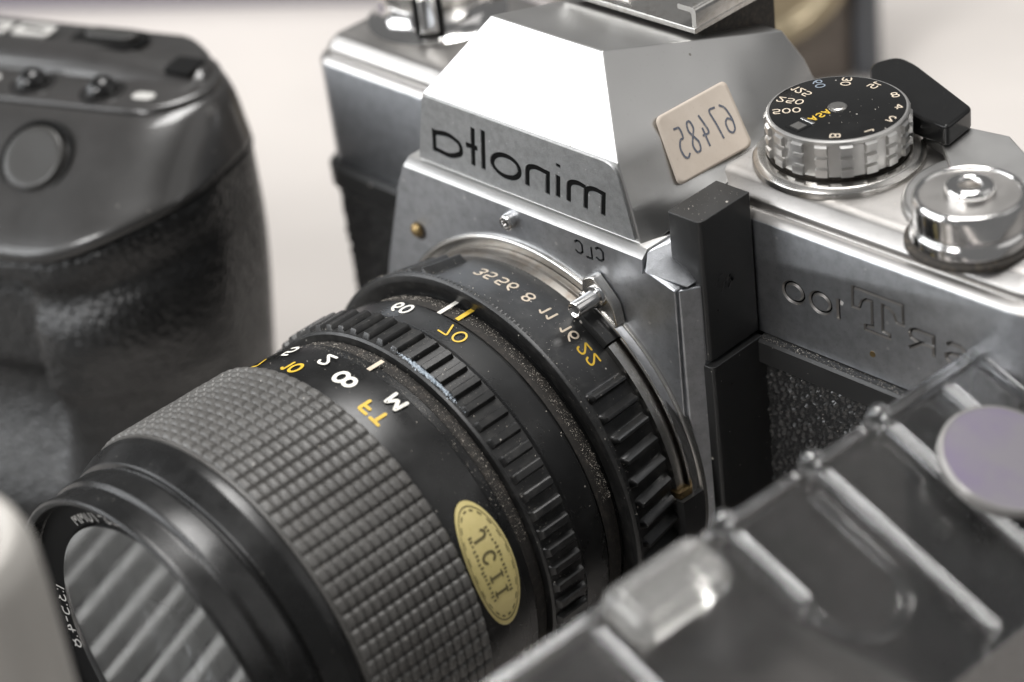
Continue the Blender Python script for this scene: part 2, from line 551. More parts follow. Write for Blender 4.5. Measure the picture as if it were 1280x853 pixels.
# single-stroke engraver's alphabet, cap height 1: (points, closed)
GLYPH = {
    '0': [(oval(.34, .5, .34, .5), True)],
    '1': [([(.08, .8), (.36, 1), (.36, 0)], False)],
    '2': [([(.02, .74), (.1, .95), (.35, 1), (.62, .92), (.63, .66), (.42, .42), (.0, .0), (.68, .0)], False)],
    '3': [([(.03, .9), (.3, 1), (.6, .92), (.6, .62), (.3, .54)], False), ([(.3, .54), (.64, .46), (.66, .1), (.33, 0), (.02, .1)], False)],
    '4': [([(.5, 0), (.5, 1), (0, .3), (.7, .3)], False)],
    '5': [([(.62, 1), (.1, 1), (.05, .55), (.35, .64), (.64, .52), (.66, .12), (.33, 0), (.02, .1)], False)],
    '6': [([(.55, 1), (.22, .8), (.06, .5), (.04, .32)], False), (oval(.34, .3, .3, .3), True)],
    '7': [([(0, 1), (.66, 1), (.26, 0)], False)],
    '8': [(oval(.34, .76, .27, .24), True), (oval(.34, .26, .33, .26), True)],
    'M': [([(0, 0), (.06, 1), (.42, .25), (.78, 1), (.84, 0)], False)],
    'F': [([(0, 0), (0, 1), (.6, 1)], False), ([(0, .52), (.48, .52)], False)],
    'T': [([(.34, 0), (.34, 1)], False), ([(0, 1), (.68, 1)], False)],
    'A': [([(0, 0), (.36, 1), (.72, 0)], False), ([(.13, .33), (.59, .33)], False)],
    'S': [([(.62, .88), (.35, 1), (.06, .9), (.06, .62), (.34, .52), (.64, .42), (.64, .1), (.33, 0), (.03, .12)], False)],
    'B': [([(0, 0), (0, 1), (.42, 1), (.64, .9), (.62, .6), (.4, .53), (0, .53)], False), ([(.4, .53), (.68, .44), (.66, .08), (.42, 0), (0, 0)], False)],
    'J': [([(.5, 1), (.5, .2), (.36, 0), (.12, 0), (0, .2)], False)],
    'C': [([(.66, .8), (.5, .98), (.2, .98), (.02, .7), (.02, .3), (.2, .02), (.5, .02), (.66, .2)], False)],
    'I': [([(.0, .0), (.0, 1)], False)],
    '.': [([(0, .02), (.02, .02)], False)], ':': [([(0, .1), (.02, .1)], False), ([(0, .62), (.02, .62)], False)], '-': [([(0, .5), (.4, .5)], False)],
}


def stroke(pts, wd, closed, rnd=True):
    """flat patch of one stroke with round ends."""
    if closed:
        return ribbon(pts, wd, True)
    P = fillet(pts, 0.16, 3) if len(pts) > 2 else [tuple(p) for p in pts]
    V, F = ribbon(P, wd)
    for (c, q, ia, ib) in ((P[0], P[1], 0, 1), (P[-1], P[-2], len(V) - 2, len(V) - 1)):
        a = math.atan2(c[1] - q[1], c[0] - q[0])
        n0 = len(V)
        V = V + [(c[0] + wd / 2 * math.cos(a + t), c[1] + wd / 2 * math.sin(a + t)) for t in (-1.57, -1.0, -0.4, 0.4, 1.0, 1.57)]
        F = F + [tuple(range(n0, n0 + 6))]
    return V, F


def text2d(s, size, weight=0.15, sx=1.0):
    """flat mesh of a string, centred, cap height = size; third value lifts each stroke a hair above the last."""
    V, F, x, lay = [], [], 0.0, 0
    for ch in s:
        if ch == ' ':
            x += 0.5
            continue
        wmax = 0
        for pts, closed in GLYPH[ch]:
            v2, f2 = stroke([(p[0] * sx, p[1]) for p in pts], weight, closed)
            n0 = len(V)
            V += [(p[0] + x, p[1], lay * 0.004) for p in v2]
            F += [tuple(i + n0 for i in f) for f in f2]
            wmax = max(wmax, max(p[0] for p in pts) * sx)
            lay += 1
        x += wmax + 0.16 + weight
    V = np.array(V)
    V[:, :2] *= size
    mid = (V.min(0) + V.max(0)) / 2
    V[:, :2] -= mid[:2]
    return V, F


def text_flat(s, size, o, e, u, n, weight=0.15, off=0.06, sx=1.0):
    o, e, u, n = (np.array(x, float) for x in (o, e, u, n))
    V, F = text2d(s, size, weight, sx)
    return [tuple(o + e * a + u * b + n * (off + c)) for a, b, c in V], F


def text_cyl(s, size, ang, y, R, weight=0.15, sx=1.0, slope=0.0):
    """lettering wrapped on the lens: reads towards larger angle, tops towards the front of the lens."""
    V, F = text2d(s, size, weight, sx)
    out = []
    for a, b, c in V:
        t = math.radians(ang) + a / R
        RR = R + slope * b + c
        out.append((CX + RR * math.sin(t), y - b, RR * math.cos(t)))
    return out, F


# ================================================================== table
def table():
    V, F = extrude(rrect(-1400, 170, -230, 1300, 12), -30, 0)
    o = build('table_top', V, F, TABLE, None, z0=0, bevel=2)
    o['kind'] = 'structure'


table()

# ================================================================== film camera
FC = thing('film_camera', 'silver and black film SLR camera with a large zoom lens and mirrored lettering', 'camera', (4, 14, 0))

XL, XR, YB = -64.6, 78.0, 32.0
ZT, ZB = 43.1, 20.95
YP = -13.94

# --- chassis, rail, plates
V, F = slab(XL + 0.6, XR - 0.6, 0.7, YB, [5, 9, 9, 5], [(0.8, -35.0), (0, -34), (0, 20.5)])
build('chassis', V, F, BODYBLK, FC)
V, F = slab(XL + 0.3, XR, -0.6, YB + 0.4, [5, 9, 9, 5], [(0.5, -38), (0, -37.4), (0, -31.6), (0.4, -31.2)])
build('bottom_plate', V, F, SATIN, FC)
V, F = slab(XL - 1.0, XR + 0.6, -1.5, YB + 0.6, [5, 9, 9, 5], [(0, 16.9), (0, 20.2), (0.35, 20.6), (0.9, 20.75)])
build('body_rail', V, F, BLACKP, FC, ang=25)
V, F = slab(XL, XR, 0, YB, [4, 9, 9, 4], [(0.25, 20.8), (0, 21.0), (0, 38.7), (0.1, 38.95), (0.75, 39.7), (1.0, 39.85), (1.55, 39.9), (1.6, 40.0), (1.62, 40.9), (1.68, 41.05), (1.8, 41.2), (3.0, 42.5), (3.4, 42.8), (4.6, ZT)])
top_plate = build('top_plate', V, F, TOPM, FC, ang=40)
top_plate.data.materials.append(PLATE)


# --- model lettering cut into the front of the top plate (reads right to left)
def ell(cx, cz, rx, rz, n=28):
    return [(cx + rx * math.cos(2 * math.pi * k / n), cz + rz * math.sin(2 * math.pi * k / n)) for k in range(n)]


def outline_cut(polys, wd, depth, yf):
    C = []
    for (pts, closed) in polys:
        C.append(vgroove(pts, wd * 1.75, wd * 0.45, closed, yf - 0.15, yf + depth))
    return C


Tpoly = [(45.0, 34.05), (53.2, 34.05), (53.2, 30.95), (52.2, 30.95), (51.7, 32.2), (51.0, 32.8), (49.85, 32.9), (49.85, 28.9), (50.95, 28.7), (50.95, 28.05),
         (46.9, 28.05), (46.9, 28.7), (48.15, 28.9), (48.15, 32.9), (47.1, 32.8), (46.4, 32.2), (45.95, 30.95), (44.9, 30.95)]
Rout = [(58.25, 31.05), (55.2, 31.05), (54.45, 30.75), (54.2, 30.2), (54.45, 29.6), (55.2, 29.3), (56.3, 29.3)]
Ss = [(60.1, 30.6), (60.7, 31.05), (62.3, 31.05), (62.9, 30.6), (62.8, 30.0), (61.9, 29.6), (60.7, 29.4), (60.0, 29.0), (60.1, 28.4), (60.8, 28.0), (62.3, 28.0), (63.0, 28.4)]
cuts = outline_cut([(ell(34.75, 29.5, 1.72, 1.50), True), (ell(39.4, 29.5, 1.72, 1.50), True), ([(42.45, 31.2), (42.45, 27.9)], False), ([(42.45, 31.05), (43.3, 30.7)], False)], 0.50, 0.38, 0)
cuts += outline_cut([(Tpoly, True)], 0.34, 0.38, 0)
cuts += outline_cut([(Rout, False), ([(58.05, 31.2), (58.05, 27.9)], False), ([(56.3, 29.3), (58.05, 29.3)], False), ([(56.0, 29.3), (54.1, 27.9)], False), (Ss, False)], 0.42, 0.38, 0)
cut(top_plate, cuts)
b0 = base_of(FC)
for p in top_plate.data.polygons:     # plain front face of the top cover is more finely blasted than its top
    c = p.center
    p.material_index = 1 if (p.normal.y < -0.9 and (c.z + b0.z) / MM - H < 39.5) else 0
fl = []
for polys, wd_ in (([(ell(34.75, 29.5, 1.72, 1.50), True), (ell(39.4, 29.5, 1.72, 1.50), True), ([(42.45, 31.15), (42.45, 27.95)], False)], 0.24), ([(Tpoly, True)], 0.17),
                   ([(Rout, False), ([(58.05, 31.15), (58.05, 27.95)], False), ([(56.0, 29.3), (54.15, 27.95)], False), (Ss, False)], 0.22)):
    for pts, closed in polys:
        V2, F2 = ribbon(pts, wd_, closed)
        fl.append(solid2d(V2, F2, 0.30 + 0.004 * len(fl), 0.6))
V, F = join(fl)
build('model_groove_shade', V, F, GROOVEBLACK, FC, ang=60)  # dark strips paint shade into the bare engraved grooves
V, F = lathe_y([(-0.12, 0.0), (-0.12, 0.42), (0.2, 0.55)], n=20, cx=48.0, cz=24.5)
build('rivet', V, F, BRASS, FC)


# --- leatherette panels, real grain relief
def leather(x0, x1, z0, z1, y, step=0.24):
    nx, nz_ = int((x1 - x0) / step), int((z1 - z0) / step)
    V, F = [], []
    for i in range(nx + 1):
        for j in range(nz_ + 1):
            x, z = x0 + (x1 - x0) * i / nx, z0 + (z1 - z0) * j / nz_
            q = Vector((x * 0.95 + 0.25 * noise.noise(Vector((x * 0.8, z * 0.8, 3))), 0, z * 1.5 + 0.35 * noise.noise(Vector((x * 0.9, z * 0.9, 9)))))
            d, _ = noise.voronoi(q * 1.05)
            h = min(1.0, (d[1] - d[0]) * 1.9) ** 0.6
            h += 0.25 * noise.noise(Vector((x * 2.5, z * 2.5, 0)))
            V.append((x, y - 0.6 * h, z))
    m = nz_ + 1
    for i in range(nx):
        for j in range(nz_):
            F.append((i * m + j, (i + 1) * m + j, (i + 1) * m + j + 1, i * m + j + 1))
    return V, F


V, F = leather(28.6, 76, -31, 16.9, 0.15)
build('leatherette', V, F, LEATHER, FC, ang=180, recalc=False)
V, F = leather(-62.5, -34, -31, 16.9, 0.15, 0.34)
build('leatherette', V, F, LEATHER, FC, ang=180, recalc=False)

# --- front mirror-box plate
pl = [(-29.6, 33.2), (-10, 33.0), (8, 34.0), (20.4, 35.3), (25.9, 33.7), (25.6, 10), (25.2, -4), (24.0, -33), (-36, -33), (-40, 0), (-34.5, 18.8)]
V, F = extrude(pl, YP, -9.5, 'y')
front_plate = build('front_plate', V, F, PLATE, FC, bevel=0.25)
# side facet between plate and black side block
fp = [(25.95, YP + 0.7), (27.6, -10.6), (27.6, -6), (20, -6), (20, YP + 0.9)]
V, F = extrude(fp, -33, 33.4, 'z')
build('plate_flank', V, F, PLATE, FC, bevel=0.3)
# upper trim strip with the light top edge
V, F = extrude([(-29.6, 32.45), (-10, 32.2), (8, 33.2), (20.4, 34.7), (20.6, 37.0), (-27.3, 37.0)], YP - 0.32, -5.0, 'y')
trim = build('upper_trim', V, F, PLATE, FC)
V, F = extrude([(YP - 0.32, 37.02), (YP - 0.14, 37.2), (YP + 0.85, 38.05), (YP + 1.1, 38.15), (-5, 38.15), (-5, 37.02)], -27.2, 20.6, 'x')
build('trim_edge', V, F, SATIN, FC)
# chamfered right corner of the trim
V = [(20.65, YP - 0.3, 34.7), (27.0, -12.6, 33.75), (27.0, -5, 33.75), (20.65, -5, 34.7),
     (20.65, YP + 0.6, 37.95), (22.2, -7.4, 38.05), (22.2, -5, 38.05), (20.65, -5, 38.05)]
F = [(0, 1, 5, 4), (1, 2, 6, 5), (2, 3, 7, 6), (3, 0, 4, 7), (4, 5, 6, 7), (0, 3, 2, 1)]
build('trim_corner', V, F, PLATE, FC, bevel=0.35)

# engraved letters on the trim
cl, ci = [], []
C0 = [(0.75, 0.62), (0.3, 0.95), (-0.3, 0.95), (-0.72, 0.55), (-0.72, -0.55), (-0.3, -0.95), (0.3, -0.95), (0.75, -0.62)]
for (cx_, cz_, g) in ((8.5, 35.0, 'C'), (10.4, 34.85, 'L'), (12.5, 35.15, 'C')):
    pts = C0 if g == 'C' else [(-0.6, 0.95), (-0.6, -0.95), (0.6, -0.95)]
    pts = [(cx_ - a * 0.95, cz_ + b) for a, b in pts]      # mirrored as it stands
    V2, F2 = ribbon(pts, 0.36)
    cl.append(solid2d(V2, F2, YP - 0.9, YP + 0.1))
    V2, F2 = ribbon(pts, 0.33)
    ci.append(solid2d(V2, F2, YP - 0.06, YP + 0.2))
cut(trim, cl)
V, F = join(ci)
build('trim_lettering', V, F, GROOVEBLACK, trim, ang=60)


def screw(x, z, y, R, h, hole, name='screw', m=STEEL):
    V, F = lathe_y(fillet([(y + 0.2, R), (y - h, R), (y - h - 0.25, R * 0.8), (y - h - 0.25, hole), (y - h + 0.7, hole * 0.9), (y - h + 0.7, 0)], 0.12, 2), n=32, cx=x, cz=z)
    return build(name, V, F, m, FC)


screw(-4.9, 35.0, YP, 1.25, 1.4, 0.62, 'flash_socket', CHROME)
V, F = lathe_y([(YP - 0.4, 0.62), (YP - 0.9, 0.60), (YP - 0.9, 0)], n=24, cx=-4.9, cz=35.0)
build('socket_hole', V, F, INNER, FC)
V, F = lathe_y([(YP + 0.1, 1.5), (YP - 0.1, 1.5), (YP - 0.12, 0)], n=32, cx=-26.2, cz=26.1)
build('screw_well', V, F, DARKGAP, FC)
V, F = lathe_y(fillet([(YP, 1.15), (YP - 0.55, 1.15), (YP - 0.95, 0.7), (YP - 1.05, 0)], 0.2, 3), n=32, cx=-26.4, cz=26.3)
sc1 = build('screw', V, F, BRASS, FC)
cut(sc1, [box(-27.8, -25.0, YP - 1.6, YP - 0.62, 26.12, 26.48)])

# --- black side block beside the mirror box
blk = fillet([(28.3, -0.4), (28.3, -10.6), (22.4, -10.6), (22.4, -0.4)], [0, 1.0, 0.5, 0], 3, True)
V, F = extrude(blk, 21.3, 43.4)
build('side_block', V, F, BLACKP, FC, bevel=0.9, seg=3)
V, F = extrude(fillet([(29.1, 0.4), (29.1, -11.0), (22.4, -11.0), (22.4, 0.4)], [0, 0.9, 0.5, 0], 3, True), -35, 20.75)
build('lower_side_block', V, F, BLACKP, FC, bevel=0.4, seg=3)
# small raised mark on the block
mk = []
for a, b_ in (((-7.2, 31.2), (-6.5, 32.2)), ((-6.5, 32.2), (-5.6, 33.0)), ((-5.6, 33.0), (-5.1, 32.0)), ((-5.1, 32.0), (-5.7, 31.2)), ((-6.3, 31.9), (-5.3, 32.3)), ((-7.9, 33.3), (-7.0, 33.8)), ((-8.3, 32.6), (-7.9, 33.3))):
    poly = capsule(a, b_, 0.42)
    mk.append(extrude(poly, 28.2, 28.42, 'x'))
V, F = join(mk)
build('embossed_mark', V, F, BLACKP, FC)

# --- prism housing
pr_top = [(10.8, -5, 61), (12.1, 7, 57.6), (13.6, 17, 54.8), (15.2, 27, 52)]
pr_mid = [(19.27, -12.6, 49.66), (19.0, 0, 49.6), (19.2, 12, 48.6), (16.6, 30, 46.6)]
pr_low = [(21.2, -12.6, 42.5), (22.6, -1, 43.6), (22.5, 12, 43.8), (17.2, 31, 43.6)]
pr_bot = [(22.4, -12.6, 36.8), (25.6, -1.0, 41.5), (24.6, 12, 42.4), (17.6, 31.4, 42.6)]
rows = [pr_top, pr_mid, pr_low, pr_bot]
SUBD = 5


def flank(u, v):
    u0, v0 = min(int(u), 2), min(int(v), 2)
    fu, fv = u - u0, v - v0
    P = [np.array(rows[v0 + a][u0 + b], float) for a in (0, 1) for b in (0, 1)]
    return (P[0] * (1 - fu) + P[1] * fu) * (1 - fv) + (P[2] * (1 - fu) + P[3] * fu) * fv


NF = 3 * SUBD + 1
V, F = [], []
for s in (1, -1):
    for r_ in range(NF):
        for c in range(NF):
            p = flank(c / SUBD, r_ / SUBD)
            V.append((CX + s * p[0], p[1], p[2]))
idx = lambda s, r_, c: (0 if s > 0 else NF * NF) + r_ * NF + c
for s in (1, -1):
    for r_ in range(NF - 1):
        for c in range(NF - 1):
            q = (idx(s, r_, c), idx(s, r_, c + 1), idx(s, r_ + 1, c + 1), idx(s, r_ + 1, c))
            F.append(q if s > 0 else q[::-1])
for r_ in range(NF - 1):
    F.append((idx(1, r_, 0), idx(1, r_ + 1, 0), idx(-1, r_ + 1, 0), idx(-1, r_, 0)))
    F.append((idx(1, r_, NF - 1), idx(-1, r_, NF - 1), idx(-1, r_ + 1, NF - 1), idx(1, r_ + 1, NF - 1)))
for c in range(NF - 1):
    F.append((idx(1, 0, c), idx(-1, 0, c), idx(-1, 0, c + 1), idx(1, 0, c + 1)))
F.append(tuple([idx(1, NF - 1, c) for c in range(NF)] + [idx(-1, NF - 1, c) for c in range(NF - 1, -1, -1)]))
prism = build('prism_housing', V, F, SATIN, FC, bevel=1.5, seg=5, ang=26, bev_ang=26)

# name plate, letters cut through it
wb, wc = 21.55, 19.0
npoly = fillet([(CX - wb, 38.6), (CX + wb, 38.6), (CX + wc, 49.5), (CX - wc, 49.5)], [0.3, 0.3, 2.2, 1.0], 5, True)
V, F = extrude(npoly, -13.0, -12.4, 'y')
name_plate = build('name_plate', V, F, BLAST, prism)
B, XH = 40.95, 44.55
W_ = 0.70
SL = 0.14      # the lettering leans with the face


def sl(pts):
    return [(x + (z - B) * SL, z) for x, z in pts]


def arch(x0, x1, z0, zt, r=1.0):
    # n / m shoulder: stem side at x1 (square), rounded at x0
    return fillet([(x1, zt - 0.35), (x0 + 1.6, zt), (x0, zt - 0.5), (x0, z0)], [0, 1.2, 1.2, 0], 5)


strokes = [
    (sl([(-21.0, B - 0.2), (-21.0, XH + 0.0)]), False),
    (sl([(-21.0 + 0.0, B + 0.35)] + fillet([(-20.6, B + 0.2), (-17.6, B - 0.1), (-15.3, 42.0), (-15.5, 43.6), (-18.0, XH), (-20.9, 44.0)], 1.6, 6)), False),
    (sl([(-12.85, B - 0.1), (-12.85, 47.2)]), False), (sl([(-14.3, 43.95), (-11.9, 43.95)]), False),
    (sl([(-10.75, B - 0.1), (-10.75, 47.4)]), False),
    (sl(ell(-6.2, 42.75, 2.75, 1.75, 30)), True),
    (sl(arch(-1.9, 2.1, B, XH)), False), (sl([(2.1, B - 0.1), (2.1, XH + 0.15)]), False),
    (sl([(4.1, B + 0.05), (4.1, XH)]), False), (sl([(4.1, 45.95), (4.1, 46.45)]), False),
    (sl(arch(6.15, 9.4, B, XH)), False), (sl([(9.4, B - 0.1), (9.4, XH - 0.2)]), False),
    (sl(arch(9.4, 12.7, B, XH)), False), (sl([(12.7, B - 0.1), (12.7, XH + 0.15)]), False)]
cuts, ink = [], []
for pts, closed in strokes:
    cuts.append(vgroove(pts, 1.04, 0.46, closed, -13.15, -12.5))
    V2, F2 = ribbon(pts, 0.86, closed)
    ink.append(solid2d(V2, F2, -12.90 + 0.004 * len(ink), -12.3))
cut(name_plate, cuts)
V, F = join(ink)
build('lettering', V, F, GROOVEBLACK, prism, ang=60)


# serial sticker on the side of the prism, bent to its surface
def side_pt(u, v, off=0.0):
    """u: 0 front .. 3 rear, v: 0 top .. 1 crease .. 2 low (bilinear on the right flank)."""
    u0, v0 = min(int(u), 2), min(int(v), 2)
    fu, fv = u - u0, v - v0
    P = [np.array(rows[v0 + a][u0 + b], float) for a in (0, 1) for b in (0, 1)]
    p = (P[0] * (1 - fu) + P[1] * fu) * (1 - fv) + (P[2] * (1 - fu) + P[3] * fu) * fv
    tu = (P[1] - P[0]) * (1 - fv) + (P[3] - P[2]) * fv
    tv = (P[2] - P[0]) * (1 - fu) + (P[3] - P[1]) * fu
    n = np.cross(tu, tv)
    n /= np.linalg.norm(n)
    if n[0] < 0:
        n = -n
    return np.array((CX + p[0], p[1], p[2])) + n * off


ST = [(0.60, 0.775), (1.80, 0.65), (1.825, 2.27), (0.675, 2.0)]     # corners on the flank: left, top, right, bottom


def st_pt(a, b, off):
    """a along the long side (0..1, lower left to upper right), b up (0 bottom edge .. 1 top edge)."""
    c = [np.array(q) for q in ST]
    c = [side_pt(q[0], q[1], 0.0) for q in c]
    n = np.cross(c[1] - c[3], c[0] - c[2])
    n = n / np.linalg.norm(n) * (1 if n[0] > 0 else -1)
    return (c[3] * (1 - a) + c[2] * a) * (1 - b) + (c[0] * (1 - a) + c[1] * a) * b + n * (off + 0.35)


out = [(p[0] / 1.25, p[1]) for p in rrect(0, 1.25, 0, 1, 0.09, 5)]
n = len(out)
V, F = [], []
for q in range(13):
    f = q / 12
    V += [tuple(st_pt(0.5 + (a - 0.5) * f, 0.5 + (b - 0.5) * f, 0.22)) for a, b in out]
for q in range(12):
    for k in range(n):
        F.append((q * n + k, q * n + (k + 1) % n, (q + 1) * n + (k + 1) % n, (q + 1) * n + k))
st = build('number_sticker', V, F, STICKER, FC, label='cream sticker with a handwritten number')
md = st.modifiers.new('t', 'SOLIDIFY'); md.thickness = 0.1 * MM; md.offset = 0
hw = {'6': [[(0.8, 0.95), (0.3, 0.8), (0.08, 0.4), (0.15, 0.1), (0.5, 0.0), (0.85, 0.12), (0.85, 0.4), (0.5, 0.5), (0.12, 0.36)]],
      '7': [[(0.0, 0.95), (0.75, 0.98), (0.45, 0.5), (0.3, 0.0)]],
      '4': [[(0.55, 0.98), (0.05, 0.35), (0.85, 0.38)], [(0.62, 0.6), (0.55, 0.0)]],
      '8': [[(0.5, 0.52), (0.15, 0.72), (0.3, 0.97), (0.65, 0.97), (0.78, 0.72), (0.5, 0.52), (0.12, 0.28), (0.25, 0.02), (0.7, 0.02), (0.85, 0.28), (0.5, 0.52)]],
      '5': [[(0.8, 0.97), (0.2, 0.95), (0.15, 0.58), (0.5, 0.62), (0.82, 0.4), (0.7, 0.08), (0.35, 0.0), (0.08, 0.12)]]}
parts = []
for k, ch in enumerate('67485'):
    for pts in hw[ch]:
        q = fillet(pts, 0.3, 4)
        # runs from the upper right end to the lower left: mirrored handwriting
        P2 = [(0.90 - k * 0.158 - a * 0.128, 0.28 + b * 0.47) for a, b in q]
        V2, F2 = ribbon([(a * 12, b * 9) for a, b in P2], 0.26)
        parts.append(([tuple(st_pt(a / 12, b / 9, 0.32)) for a, b in V2], F2))
V, F = join(parts)
build('handwriting', V, F, BLUEINK, st, recalc=False)

# --- accessory shoe on the sloping roof
def shoe():
    hwid, y0, y1, zb = 12.6, 11.6, 31.0, 57.0
    V, F = box(CX - hwid, CX + hwid, y0, y1, zb, zb + 0.9)
    build('shoe_base', V, F, STEEL, FC, bevel=0.15)
    for s in (-1, 1):
        prof = fillet([(hwid - 0.75, 0.95), (hwid, 0.95), (hwid + 0.1, 3.9), (hwid - 3.3, 3.9), (hwid - 3.3, 3.1), (hwid - 0.75, 3.1)], [0, 0, 0.9, 0.3, 0.3, 0.5], 4, True)
        V, F = extrude([(CX + s * p[0], zb + p[1]) for p in prof], y0 + 0.3, y1, 'y')
        build('shoe_rail', V, F, STEEL, FC)
    V, F = box(CX - 6, CX - 2, 14, 20, zb + 0.92, zb + 1.6)
    build('shoe_contact', V, F, CHROME, FC, bevel=0.3)
    V, F = extrude([(14.0, 50), (14.0, 55.9), (12.5, 56.95), (30.0, 56.95), (30.0, 45.0)], CX - 11.4, CX + 11.4, 'x')
    build('shoe_gap_shade', V, F, DARKGAP, FC)  # dark block stands in for the shadow gap under the shoe


shoe()

# --- shutter speed dial
DX, DY = 31.93, 14.41
V, F = lathe_z(fillet([(11.9, 43.0), (11.9, 43.9), (11.2, 44.5), (10.0, 44.6), (9.6, 44.3), (8, 44.3)], 0.15, 2), DX, DY, 128)
build('dial_collar', V, F, STEEL, FC)
V, F = lathe_z([(8.6, 44.0), (8.6, 45.6)], DX, DY)
build('dial_neck', V, F, DARKGAP, FC)


def dial():
    NP = 18
    zs = [45.0, 45.15, 45.3, 46.35, 46.55, 46.85, 47.05, 48.0, 48.2, 48.5, 48.7, 49.7, 49.95, 50.45, 50.62]
    fr = [(0.0, 0), (0.25, 0), (0.49, 0), (0.51, 1), (0.66, 1), (0.82, 1), (0.98, 1), (0.995, 0)]
    V, F = [], []
    N = NP * len(fr)
    for i in range(N):
        t, raised = fr[i % len(fr)]
        a = 2 * math.pi * (i // len(fr) + t) / NP
        for q, z in enumerate(zs):
            R = 9.5
            if raised and 2 <= q <= 11:
                R = 10.05
                if q in (4, 5, 8, 9):
                    R = 9.62
            R = {0: 9.2, 12: 9.72, 13: 9.72, 14: 9.5}.get(q, R)
            V.append((DX + R * math.cos(a), DY + R * math.sin(a), z))
    k = len(zs)
    for i in range(N):
        j = (i + 1) % N
        for q in range(k - 1):
            F.append((i * k + q, j * k + q, j * k + q + 1, i * k + q + 1))
    F.append(tuple(i * k + k - 1 for i in range(N)))
    F.append(tuple(i * k for i in range(N))[::-1])
    return V, F


V, F = dial()
DL = build('speed_dial', V, F, DIALM, FC, ang=12)
V, F = lathe_z([(9.25, 50.55), (9.25, 50.7), (9.1, 50.74)], DX, DY)
disc = build('dial_face', V, F, GLOSS, DL)
# direction on the dial face that points to the picture's left / front
labels = [('500', 222, CREAM), ('250', 197, CREAM), ('125', 172, CREAM), ('60', 148, BLUEGREY), ('30', 119, CREAM), ('15', 88, CREAM), ('8', 58, CREAM), ('4', 33, CREAM), ('2', 8, CREAM), ('1', 338, CREAM), ('B', 306, CREAM)]
for s, a, m in labels:
    a = math.radians(a)
    rad = np.array((math.cos(a), math.sin(a), 0))
    V2, F2 = text2d(s, 1.3, 0.15, 1.1)
    wdt = V2[:, 0].max()
    ro_ = 8.8 - wdt
    e = -rad
    u = np.array((e[1], -e[0], 0))          # mirrored
    V, F = text_flat(s, 1.3, np.array((DX, DY, 50.74)) + rad * ro_, e, u, (0, 0, 1), 0.15, 0.03, 1.1)
    build('dial_numeral', V, F, m, DL, recalc=False)
a = math.radians(262)
rad = np.array((math.cos(a), math.sin(a), 0))
e = -rad
V, F = text_flat('ASA', 1.25, np.array((DX, DY, 50.74)) + rad * 3.2, e, np.array((e[1], -e[0], 0)), (0, 0, 1), 0.17, 0.03, 0.95)
build('dial_lettering', V, F, YELLOW, DL, recalc=False)
V, F = lathe_z(fillet([(1.35, 50.6), (1.35, 50.85), (1.1, 51.0), (0, 51.0)], 0.1, 2), DX, DY, 40)
ds = build('dial_screw', V, F, STEEL, DL)
cut(ds, [box(DX - 0.9, DX + 0.9, DY - 0.16, DY + 0.16, 50.86, 51.5), box(DX - 0.16, DX + 0.16, DY - 0.9, DY + 0.9, 50.861, 51.51)])
# film speed window near the rim
tang = np.array((-rad[1], rad[0], 0))
cw = np.array((DX, DY, 0)) + rad * 7.0


def loc_box(c, e1, e2, h1, h2, z0, z1):
    return [tuple(c + e1 * a * h1 + e2 * b * h2 + np.array((0, 0, z))) for z in (z0, z1) for b in (-1, 1) for a in (-1, 1)], box(0, 1, 0, 1, 0, 1)[1]


V, F = loc_box(cw, rad, tang, 1.5, 1.25, 50.70, 50.80)
build('window_frame', V, F, INNER, DL)
V, F = loc_box(cw + rad * 0.2, rad, tang, 0.8, 0.85, 50.75, 50.83)
build('window_scale', V, F, STEEL, DL)
V, F = loc_box(cw - rad * 1.5, rad, tang, 0.25, 1.2, 50.72, 50.95)
build('window_lip', V, F, CHROME, DL, bevel=0.08)

# --- shutter release and its collar
BX, BY = 59.4, 6.2
V, F = lathe_z(fillet([(8.4, 43.0), (8.4, 43.7), (7.6, 43.9)], 0.1, 2), BX, BY)
build('release_base_shade', V, F, DARKGAP, FC)  # dark disc stands in for the shadow under the collar
V, F = lathe_z(fillet([(7.5, 43.5), (7.75, 44.2), (7.6, 45.6), (7.2, 45.9), (7.15, 46.2), (7.35, 46.5), (7.3, 49.4), (6.95, 50.1), (6.5, 50.1), (6.3, 49.75), (4.2, 49.5), (3.4, 49.5)], 0.22, 3), BX, BY, 128)
SR = build('shutter_collar', V, F, CHROME, FC)
V, F = lathe_z([(6.4, 49.82), (3.0, 49.62)], BX, BY)
build('collar_dish', V, F, TOPM, SR)
V, F = lathe_z(fillet([(3.25, 49.3), (3.25, 50.7), (3.0, 51.2), (2.4, 51.45), (1.6, 51.35), (1.35, 50.9), (1.2, 50.4)], 0.25, 3), BX, BY)
build('shutter_button', V, F, CHROME, SR)
V, F = lathe_z([(1.38, 50.85), (1.0, 50.6), (0, 50.5)], BX, BY, 32)
build('cable_thread', V, F, FLANGEM, SR)

# --- film advance lever
V, F = lathe_z(fillet([(11.6, 43.0), (11.6, 43.9), (11.0, 44.4), (0, 44.4)], 0.3, 3), 56.0, 15.5, 96)
LV = build('advance_lever', V, F, SATIN, FC)
tip = fillet([(24.6, 30.9), (26.6, 34.9), (30.0, 34.3), (44.6, 27.6), (45.2, 21.0), (39.5, 21.4), (29.0, 25.6)], [2.0, 3.0, 2.0, 0.9, 0.9, 2.5, 3.0], 5, True)
V, F = extrude(tip, 45.3, 48.5)
build('lever_tip', V, F, GLOSS, LV, bevel=0.7, seg=4)
V, F = extrude([(39.5, 23.0), (44, 21.5), (56, 10), (60, 22), (50, 28.5), (40, 27)], 43.6, 45.28)
build('lever_arm', V, F, SATIN, LV, bevel=0.3)

